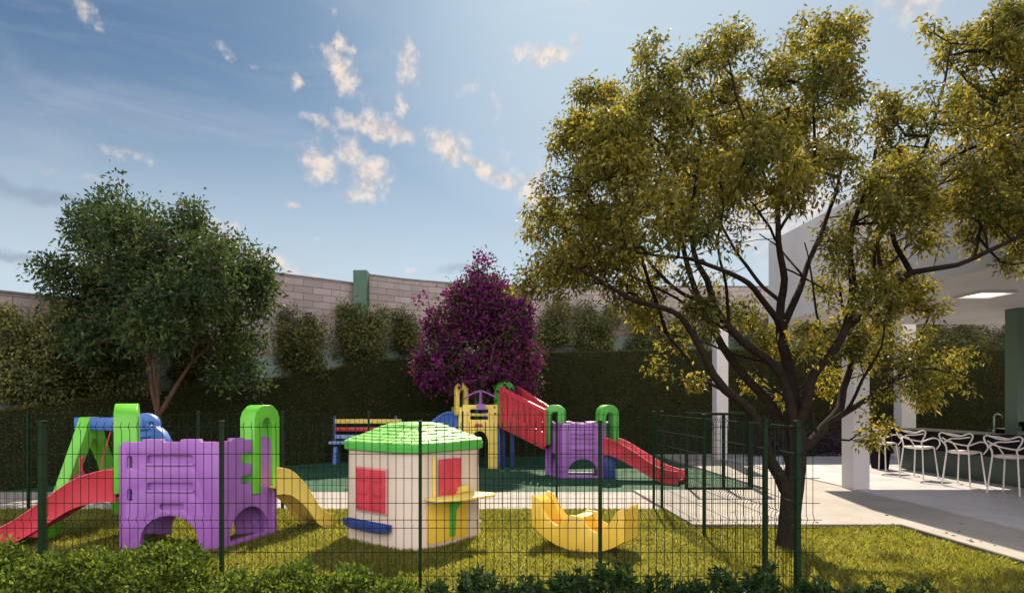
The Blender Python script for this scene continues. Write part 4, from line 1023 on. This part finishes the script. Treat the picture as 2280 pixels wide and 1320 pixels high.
def playhouse():
    L = Vector((-1.553, 7.9)); N1 = Vector((-.93, 7.36)); N2 = Vector((-.60, 7.30)); R = Vector((.06, 8.03))
    cen = Vector((-.75, 8.18)); mir = lambda v: cen*2 - v
    ring = [L, N1, N2, R, mir(L), mir(N1), mir(N2), mir(R)]
    t = thing('playhouse', 'cream plastic playhouse with lime green shingle roof and red shutters', 'playhouse', (cen.x, cen.y, 0))
    # rounded wall ring
    def rounded(sc, k=4, rr=.10):
        pts = []
        n = len(ring)
        q = [cen + (p-cen)*sc for p in ring]
        for i in range(n):
            a, b, c = q[i-1], q[i], q[(i+1) % n]
            u = (a-b).normalized(); v = (c-b).normalized()
            r_ = min(rr, (a-b).length*.4, (c-b).length*.4)
            p0 = b+u*r_; p2 = b+v*r_
            for j in range(k+1):
                f = j/k; pts.append((1-f)**2*p0 + 2*f*(1-f)*b + f*f*p2)
        return pts
    def lv(sc, z, k=4, rr=.10): return [Vector((p.x, p.y, z)) for p in rounded(sc, k, rr)]
    MB().loft([lv(1.012, 0), lv(1.012, .05), lv(1.0, .07), lv(.985, 1.08), lv(.98, 1.12)]).build('wall', M['cream'], t, ang=40)
    # eave band
    MB().loft([lv(1.0, 1.085), lv(1.05, 1.10), lv(1.055, 1.16), lv(1.03, 1.185)]).build('eave', M['green_plastic'], t, ang=40)
    # roof body and shingle courses
    prof = [(1.035, 1.186), (.86, 1.235), (.68, 1.292), (.50, 1.352), (.36, 1.395), (.26, 1.41)]
    rf = MB().loft([lv(a, b, 4, .10) for a, b in prof]).build('roof', M['green_plastic'], t, ang=60)
    sh = MB(); rng = random.Random(4); n = len(ring)
    rows = 7
    def ph(f):
        x = f*(len(prof)-1-1e-6)*.8; i = int(x); g = x-i
        return prof[i][0]*(1-g)+prof[i+1][0]*g, prof[i][1]*(1-g)+prof[i+1][1]*g
    for r_ in range(rows):
        s0, z0 = ph(r_/rows); s1, z1 = ph((r_+1.12)/rows) if r_ < rows-1 else ph(.999)
        for i in range(n):
            a, b = ring[i], ring[(i+1) % n]; Lf = (b-a).length*s0
            k = max(2, int(Lf/.115)); off = (r_ % 2)*.5/k
            for j in range(k+1):
                f0 = max(.005, (j+.05)/k - off); f1 = min(.995, (j+.95)/k - off)
                if f1-f0 < .03: continue
                A0 = cen+(a-cen)*s0; B0 = cen+(b-cen)*s0; A1 = cen+(a-cen)*s1; B1 = cen+(b-cen)*s1
                l0 = rng.uniform(.013, .024); l1 = .004
                q = [(A0.lerp(B0, f0), z0+l0), (A0.lerp(B0, f1), z0+l0), (A1.lerp(B1, f1), z1+l1), (A1.lerp(B1, f0), z1+l1)]
                vs = [(p.x, p.y, z) for p, z in q] + [(p.x, p.y, z-.02) for p, z in q]
                sh.add(vs, [(0,1,2,3),(0,4,5,1),(1,5,6,2),(2,6,7,3),(3,7,4,0)])
    sh.build('shingles', M['roof_green'], rf, smooth=False)
    # fittings placed on the two faces that show
    def face(A, B):
        u = (B-A).normalized(); n_ = Vector((u.y, -u.x))
        def at(px, py):
            k = (px-VX)/FPX; s_ = (A.x - k*A.y)/(k*u.y - u.x); q = A+u*s_; return s_, CH-(py-HY)*q.y/FPX
        return u, n_, at
    u, n_, at = face(L, N1)
    def pan(a, b, z0, z1, th, mat, nm, par=t, off=.0, A=L, bev=.008, holes=()):
        o_ = A + n_*off
        return MB().plate(rrect(a, b, z0, z1, .012), holes, th, (o_.x, o_.y, 0), (u.x, u.y, 0)).build(nm, mat, par, bevel=bev)
    a0, z1 = at(799, 1040); a1, z0 = at(861, 1141)
    z0, z1 = z0+.0, z1-.005
    pan(a0-.025, a1+.02, z0-.03, z1+.02, .022, M['pink'], 'window_frame')
    mid = (a0+a1)/2
    for (p, q) in ((a0, mid-.004), (mid+.004, a1)):
        s_ = pan(p, q, z0, z1, .02, M['red'], 'shutter', off=.023)
        for k in range(3):
            zz = z0 + (z1-z0)*(k+.5)/3
            pan(p+.035, q-.035, zz-.055, zz+.055, .008, M['red'], 'raised_panel', s_, .044)
    # blue planter trough
    b0, zz0 = at(778, 1158); b1, zz1 = at(872, 1192)
    c = L + u*((b0+b1)/2) + n_*.07; zc = .225
    w = (b1-b0)/2; rg = []
    tl = []
    for f in np.linspace(-1, 1, 9):
        e = (1-abs(f)**4)*.5+.5; q = c + u*(w*f)
        rg.append([Vector((q.x+n_.x*a, q.y+n_.y*a, zc+b)) for a, b in ((-.07, .05), (-.07, -.05*e), (.0, -.065*e), (.055*e, -.035*e), (.07*e, .05), (.05*e, .055), (.03*e, -.01), (-.04, -.01), (-.05, .055))])
    MB().loft(rg).build('planter', M['navy'], t, ang=40)
    # right face
    u, n_, at = face(N2, R)
    A_ = N2
    def pr(px0, px1, py0, py1): 
        a, zt_ = at(px0, py0); b, zb_ = at(px1, py1); return a, b, zb_, zt_
    a, b, z0, z1 = pr(967, 1022, 1020, 1101)
    pan(a-.03, a+.012, z0-.0, z1+.02, .02, M['paleyellow'], 'window_frame', A=A_)
    a, b, z0, z1 = pr(975, 1021, 1022, 1099)
    mid = (a+b)/2
    for (p, q) in ((a, mid-.004), (mid+.004, b)):
        s_ = pan(p, q, z0, z1, .02, M['red'], 'shutter', off=.022, A=A_)
        pan(p+.03, q-.03, z0+.04, z1-.04, .007, M['red'], 'raised_panel', s_, .043, A=A_)
    a, b, z0, z1 = pr(1006, 1017, 1102, 1118)
    pan(a, b, z0, z1, .04, M['purple'], 'phone', A=A_, off=.004)
    a, b, z0, z1 = pr(950, 1040, 1152, 1210)
    pan(a, b, .05, .50, .018, M['yellow'], 'door', A=A_)
    a, b, z0, z1 = pr(1014, 1040, 1108, 1125)
    # folding table out of the counter window
    p0, _ = at(944, 1130); p1, _ = at(1046, 1130)
    q0 = A_ + u*p0; q1 = A_ + u*p1; zt_ = .585
    tb = [q0 + n_*.02, q0 + n_*.20, q0.lerp(q1, .35)+n_*.34, q1 + n_*.40, q1+u*.12+n_*.30, q1 + u*.02+n_*.02]
    m = MB(); n6 = len(tb)
    m.add([(p.x, p.y, zt_) for p in tb] + [(p.x, p.y, zt_-.03) for p in tb], [tuple(range(n6)), tuple(range(n6, 2*n6))] + [(i, (i+1) % n6, n6+(i+1) % n6, n6+i) for i in range(n6)])
    m.build('table', M['paleyellow'], t, bevel=.008)
    bk = A_ + u*(p0+(p1-p0)*.45) 
    q = A_ + u*(p0+(p1-p0)*.78) + n_*.03
    MB().obox((q.x, q.y, zt_+.045), (u.x, u.y), .22, .08, .04).build('table_back', M['paleyellow'], t, bevel=.01)
    q = A_ + u*(p0+(p1-p0)*.58)
    MB().plate([(0, .10), (.07, .10), (.09, .40), (.22, .552), (0, .552)], [], .05, (q.x, q.y, 0), (n_.x, n_.y, 0)).build('bracket', M['green_plastic'], t, bevel=.008)
    q = A_ + u*(.98*(R-A_).length) + n_*.02
    MB().obox((q.x, q.y, .20), (u.x, u.y), .05, .035, .05).build('handle', M['stool'], t, bevel=.01)
playhouse()

def rocker():
    Z0 = 7.42; cx_ = GX(1300, 7.42)
    t = thing('seesaw', 'yellow plastic rocking boat seesaw with a seat at each end on the lawn', 'rocker', (cx_, Z0, 0))
    u = Vector((math.cos(rad(34)), -math.sin(rad(34)), 0)); n_ = Vector((u.y, -u.x, 0))
    hw = .235; half = .56
    def bot(x): return .20*(abs(x)/half)**2.2
    def side(x):      # height of the side walls' rim
        a = abs(x)/half
        k = [(0, .40), (.14, .40), (.25, .30), (.42, .255), (.60, .31), (.74, .41), (.86, .53), (1.0, .56)]
        return interp(k, a)
    def deck(x):
        a = abs(x)/half
        k = [(0, .38), (.10, .38), (.18, .13), (.32, .11), (.64, .19), (.74, .34), (.84, .47), (1.0, .53)]
        return interp(k, a)
    rg = []
    N = 40
    for i in range(N+1):
        x = -half + 2*half*i/N; tilt = (-x)*.10      # left end rides up
        o_ = Vector((cx_, Z0, 0)) + u*x
        b = bot(x); s_ = max(side(x), b+.04); d = max(min(deck(x), s_-.012), b+.02)
        # a little narrower at the ends
        h = hw*(1-.12*(abs(x)/half)**3)
        pr_ = [(-h, b+.012), (-h+.02, b), (h-.02, b), (h, b+.012), (h+.006, s_-.02), (h-.004, s_), (h-.035, s_), (h-.045, s_-.012), (h-.055, d), (-h+.055, d), (-h+.045, s_-.012), (-h+.035, s_), (-h+.004, s_), (-h-.006, s_-.02)]
        rg.append([o_ + n_*a + Vector((0, 0, z+tilt*.55)) for a, z in pr_])
    zmin = min(v.z for r_ in rg for v in r_)
    for r_ in rg:
        for v in r_: v.z -= zmin
    MB().loft(rg).build('hull', M['yellow'], t, ang=50)
rocker()

# ------------------------------------------------------------------ pavilion with the bar
def pavilion():
    t = thing('pavilion', 'white flat roofed pavilion with thick canopy and square white pillars', 'pavilion', (6.9, 11.8, 0))
    m = MB(); m.box(6.9, 24, 2.0, 15.3, 3.45, 5.38)
    m.build('canopy', M['white'], t, bevel=.01, smooth=False)
    for (x0, x1, z0, z1, h, b) in ((6.87, 7.16, 11.8, 12.2, 3.449, .03), (GX(1596, 17.7), GX(1622, 17.7), 17.7, 18.05, 3.75, .01), (GX(2008, 17.7), GX(2040, 17.7), 17.7, 18.05, 3.75, .01)):
        MB().box(x0, x1, z0, z1, b, h).build('pillar', M['white'], t, bevel=.012, smooth=False)
    MB().box(10.42, 14, 12.5, 12.8, .045, 3.448).build('bar_pier', M['bar_wall'], t, smooth=False)
    return t
pavilion()
def bar():
    t = thing('bar_counter', 'black stone bar counter with dark green panelled front under the canopy', 'counter', (9.9, 12, 0.045))
    m = MB(); m.box(9.85, 10.75, 7.6, 15.6, .97, 1.01); m.box(9.85, 9.89, 7.6, 15.6, .60, .969); m.box(9.891, 10.75, 15.56, 15.6, .60, .969)
    m.build('counter_top', M['black'], t, bevel=.004, smooth=False)
    m = MB(); m.box(10.05, 10.6, 7.7, 15.4, .045, .968)
    m.build('counter_front', M['bar_green'], t, smooth=False)
    Zf = 13.2; xf = GX(2213, Zf)
    f = thing('faucet', 'tall arched steel tap standing on the black bar counter', 'tap', (xf, Zf, 1.01))
    pts = [(xf, Zf, 1.01), (xf, Zf, 1.34), (xf+.03, Zf, 1.39), (xf+.09, Zf, 1.405), (xf+.15, Zf, 1.38), (xf+.175, Zf, 1.32)]
    m = MB(); m.tube(pts, .016, 8); m.build('spout', M['steel'], f)
    MB().tube([(xf, Zf, 1.011), (xf, Zf, 1.08)], .03, 10).build('base', M['steel'], f)
    MB().tube([(xf-.02, Zf, 1.06), (xf-.15, Zf-.02, 1.075)], .014, 6).build('lever', M['steel'], f)
    s = thing('sink_box', 'black box shaped basin beside the tap on the bar counter', 'basin', (xf+.25, Zf, 1.01))
    MB().plate(rrect(0, .45, 1.012, 1.10, .015), [], -.32, (xf+.05, Zf-.28, 0), (1, 0, 0)).build('bowl', M['black'], s, bevel=.006)
    MB().box(xf+.04, xf+.51, Zf-.29, Zf+.05, 1.101, 1.108).build('rim', M['steel'], s, smooth=False)
    b = thing('waste_bin', 'black tapered bin standing at the far end of the bar counter', 'bin', (9.5, 15.35, .045))
    m = MB(); rg = []
    for z, w in ((.046, .13), (.3, .15), (.58, .175), (.60, .19), (.63, .19)): rg.append([Vector((9.52+w*a, 15.3+w*c, z)) for a, c in ((-1,-.9),(-.9,-1),(.9,-1),(1,-.9),(1,.9),(.9,1),(-.9,1),(-1,.9))])
    m.loft(rg).build('body', M['black'], b)
    sh = thing('wall_shelf', 'small black shelf fixed on the green bar pier at the right edge', 'shelf', (10.5, 12.4, 1.2))
    zz = CH-(944-HY)*12.3/FPX
    MB().box(10.44, 11.2, 12.2, 12.498, zz-.04, zz+.04).build('board', M['black'], sh, bevel=.005, smooth=False)
    MB().box(10.5, 10.54, 12.25, 12.498, zz-.14, zz-.041).build('bracket', M['black'], sh, smooth=False)
    # ceiling light
    c = Vector((8.42, 10.75, 3.45)); cl = thing('ceiling_light', 'square lit panel light recessed in the white canopy ceiling', 'light', c)
    m = MB(); w = .30
    m.box(c.x-w, c.x+w, c.y-w, c.y-w+.03, 3.40, 3.449); m.box(c.x-w, c.x+w, c.y+w-.03, c.y+w, 3.40, 3.449)
    m.box(c.x-w, c.x-w+.03, c.y-w+.03, c.y+w-.03, 3.40, 3.449); m.box(c.x+w-.03, c.x+w, c.y-w+.03, c.y+w-.03, 3.40, 3.449)
    m.build('frame', M['white'], cl, smooth=False)
    MB().box(c.x-w+.031, c.x+w-.031, c.y-w+.031, c.y+w-.031, 3.425, 3.449).build('diffuser', M['lamp'], cl, smooth=False)
bar()

def stools():
    def curve(pts, r, n=6, mb=None):
        return (mb or MB()).tube([q for q, _ in crom([(Vector(p), 1) for p in pts], .04)], r, n)
    lab = ['white bar stool farthest along the counter, half hidden by leaves', 'white bar stool second nearest the far end of the counter, right of the leaves',
           'white bar stool third along the counter, between its two neighbours', 'white bar stool nearest us at the right edge of the picture']
    t = thing('bar_stool', lab[3], 'stool', (0, 0, 0), 'white bar stools along the counter')
    # local: faces +x, back at -x
    sh = [(.22*math.copysign(abs(math.cos(a))**.6, math.cos(a)), .22*math.copysign(abs(math.sin(a))**.6, math.sin(a))) for a in [2*math.pi*i/20 for i in range(20)]]
    m = MB(); m.loft([[Vector((x*s_, y*s_, z)) for x, y in sh] for s_, z in ((.75, .605), (.97, .622), (1.03, .645), (.98, .658), (.7, .642), (.3, .634))])
    m.build('seat', M['stool'], t, ang=60)
    for sx, sy in ((1, 1), (1, -1), (-1, 1), (-1, -1)):
        curve([(.19*sx, .19*sy, .64), (.215*sx, .215*sy, .35), (.245*sx, .245*sy, 0.0)], .014, 7).build('leg', M['stool'], t)
    for sy in (1, -1):
        curve([(.22, .21*sy, .60), (.24, .27*sy, .70), (.16, .30*sy, .80), (.0, .29*sy, .84), (-.14, .26*sy, .81), (-.22, .19*sy, .76)], .014).build('armrest', M['stool'], t)
        m = curve([(-.17, .20*sy, .63), (-.22, .19*sy, .75), (-.25, .27*sy, .88), (-.25, .29*sy, .97), (-.25, .24*sy, 1.0), (-.24, .10*sy, .95), (-.25, -.06*sy, .955-.02*sy), (-.27, -.2*sy, .985)], .014)
        m.build('back_frame', M['stool'], t)
    curve([(-.23, -.235, .93), (-.27, -.08, .90), (-.27, .08, .885), (-.22, .22, .80)], .013).build('back_rail', M['stool'], t)
    curve([(-.21, -.19, .77), (-.26, -.06, .79), (-.27, .1, .83), (-.24, .24, .90)], .013).build('back_rail', M['stool'], t)
    t.location = (9.27, 11.25, .07); t.rotation_euler = (0, 0, rad(24))
    for k, (x, z, l) in enumerate(((9.2, 12.25, lab[2]), (9.17, 13.45, lab[1]), (9.2, 14.7, lab[0]))):
        c = t.copy(); COL.objects.link(c); c.location = (x, z, .07); c['label'] = l
        for ch in list(t.children):
            d = ch.copy(); COL.objects.link(d); d.parent = c
stools()

# ------------------------------------------------------------------ foreground planting
def front_shrub(px, ytop, wpx, Z, kind, label, seed):
    rng = np.random.default_rng(seed); x = GX(px, Z); top = CH-(ytop-HY)*Z/FPX; r = wpx/2*Z/FPX
    box = kind == 'box'
    t = thing('box_shrub' if box else 'pittosporum_shrub', label, 'shrub', (x, Z, 0), 'leafy shrubs along the front of the fence')
    n = int((260 if box else 95)*r/.35)
    ph = rng.uniform(0, 2*np.pi, n); ct = rng.uniform(-.1, 1, n); rr = rng.uniform(.2, 1, n)**.35
    st = np.sqrt(1-ct**2); h = top
    bump = 1+.16*np.sin(ph*3+seed)*np.sin(ct*4+seed)
    pts = np.stack([x+r*rr*st*np.cos(ph)*bump, Z+min(r, .40)*rr*st*np.sin(ph)*bump, np.maximum(.05, h*(.28+.70*rr*ct*bump**.6))], 1)
    pts[:, 2] = np.minimum(pts[:, 2], top*1.03)
    # the dome narrows upward
    sk = Skel(); sk.limb([(Vector((x, Z, 0)), .012), (Vector((x, Z, h*.25)), .010)]); sk.grow(pts, 0, rng, seg=.12, tip=.0022, up=-.02, root=(x, Z, 0))
    sk.mesh(MB(), (5, 4, 3)).build('stem', M['stem'], t, smooth=False)
    if box:
        nl = 26; C = np.repeat(pts, nl, 0) + rng.normal(size=(n*nl, 3))*.030
        D = rng.normal(size=(n*nl, 3))*.8 + np.repeat(unit(pts-np.array([x, Z, h*.2])), nl, 0)*.9
        V, F = leaves(C, D, .042, .024, rng, fold=.25, droop=.1)
    else:
        nl = 22; ax = np.repeat(unit(pts-np.array([x, Z, -.1])) + np.array([0, 0, .5]), nl, 0)
        s_ = rng.uniform(-1, .25, (n*nl, 1)); C = np.repeat(pts, nl, 0) + unit(ax)*s_*.10
        D = unit(rng.normal(size=(n*nl, 3)))*.95 + unit(ax)*.75
        V, F = leaves(C, D, .062, .026, rng, fold=.15, droop=.1)
    np_mesh('foliage', V, F, M['leaf_box' if box else 'leaf_pit'], t)
SHR = [
 (-30, 1205, 190, 4.9, 'box', 'light green shrub cut by the left picture edge, under the red slide'),
 (95, 1240, 200, 4.75, 'box', 'light green shrub in front of the leftmost thick fence post'),
 (225, 1228, 190, 4.9, 'box', 'light green shrub left of the purple tower legs'),
 (370, 1208, 230, 4.8, 'box', 'tallest light green shrub in front of the purple tower arch'),
 (520, 1282, 150, 4.7, 'box', 'low light green shrub right of the fence post before the purple tower'),
 (645, 1256, 190, 4.85, 'box', 'light green shrub in front of the playhouse shadow tip'),
 (775, 1264, 150, 4.75, 'box', 'light green shrub below the left wall of the playhouse'),
 (880, 1296, 130, 4.65, 'box', 'smallest light green shrub below the playhouse front corner'),
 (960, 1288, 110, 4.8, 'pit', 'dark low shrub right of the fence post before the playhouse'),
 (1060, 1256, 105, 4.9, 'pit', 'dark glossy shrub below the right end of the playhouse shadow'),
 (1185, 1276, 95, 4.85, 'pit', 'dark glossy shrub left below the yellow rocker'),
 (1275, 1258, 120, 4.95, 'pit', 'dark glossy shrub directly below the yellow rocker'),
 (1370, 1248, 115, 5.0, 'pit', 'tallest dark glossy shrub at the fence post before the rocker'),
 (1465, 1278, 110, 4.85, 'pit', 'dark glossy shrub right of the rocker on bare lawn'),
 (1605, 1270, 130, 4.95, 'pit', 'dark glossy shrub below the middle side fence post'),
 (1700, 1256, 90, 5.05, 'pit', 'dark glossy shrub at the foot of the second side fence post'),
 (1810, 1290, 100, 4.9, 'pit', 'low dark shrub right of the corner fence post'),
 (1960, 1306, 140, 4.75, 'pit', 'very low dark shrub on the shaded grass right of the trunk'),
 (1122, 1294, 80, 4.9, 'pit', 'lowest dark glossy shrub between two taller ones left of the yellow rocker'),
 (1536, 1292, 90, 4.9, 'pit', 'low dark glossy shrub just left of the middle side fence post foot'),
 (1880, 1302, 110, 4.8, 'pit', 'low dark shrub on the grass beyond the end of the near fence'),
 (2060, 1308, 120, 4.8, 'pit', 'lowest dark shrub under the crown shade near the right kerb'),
]
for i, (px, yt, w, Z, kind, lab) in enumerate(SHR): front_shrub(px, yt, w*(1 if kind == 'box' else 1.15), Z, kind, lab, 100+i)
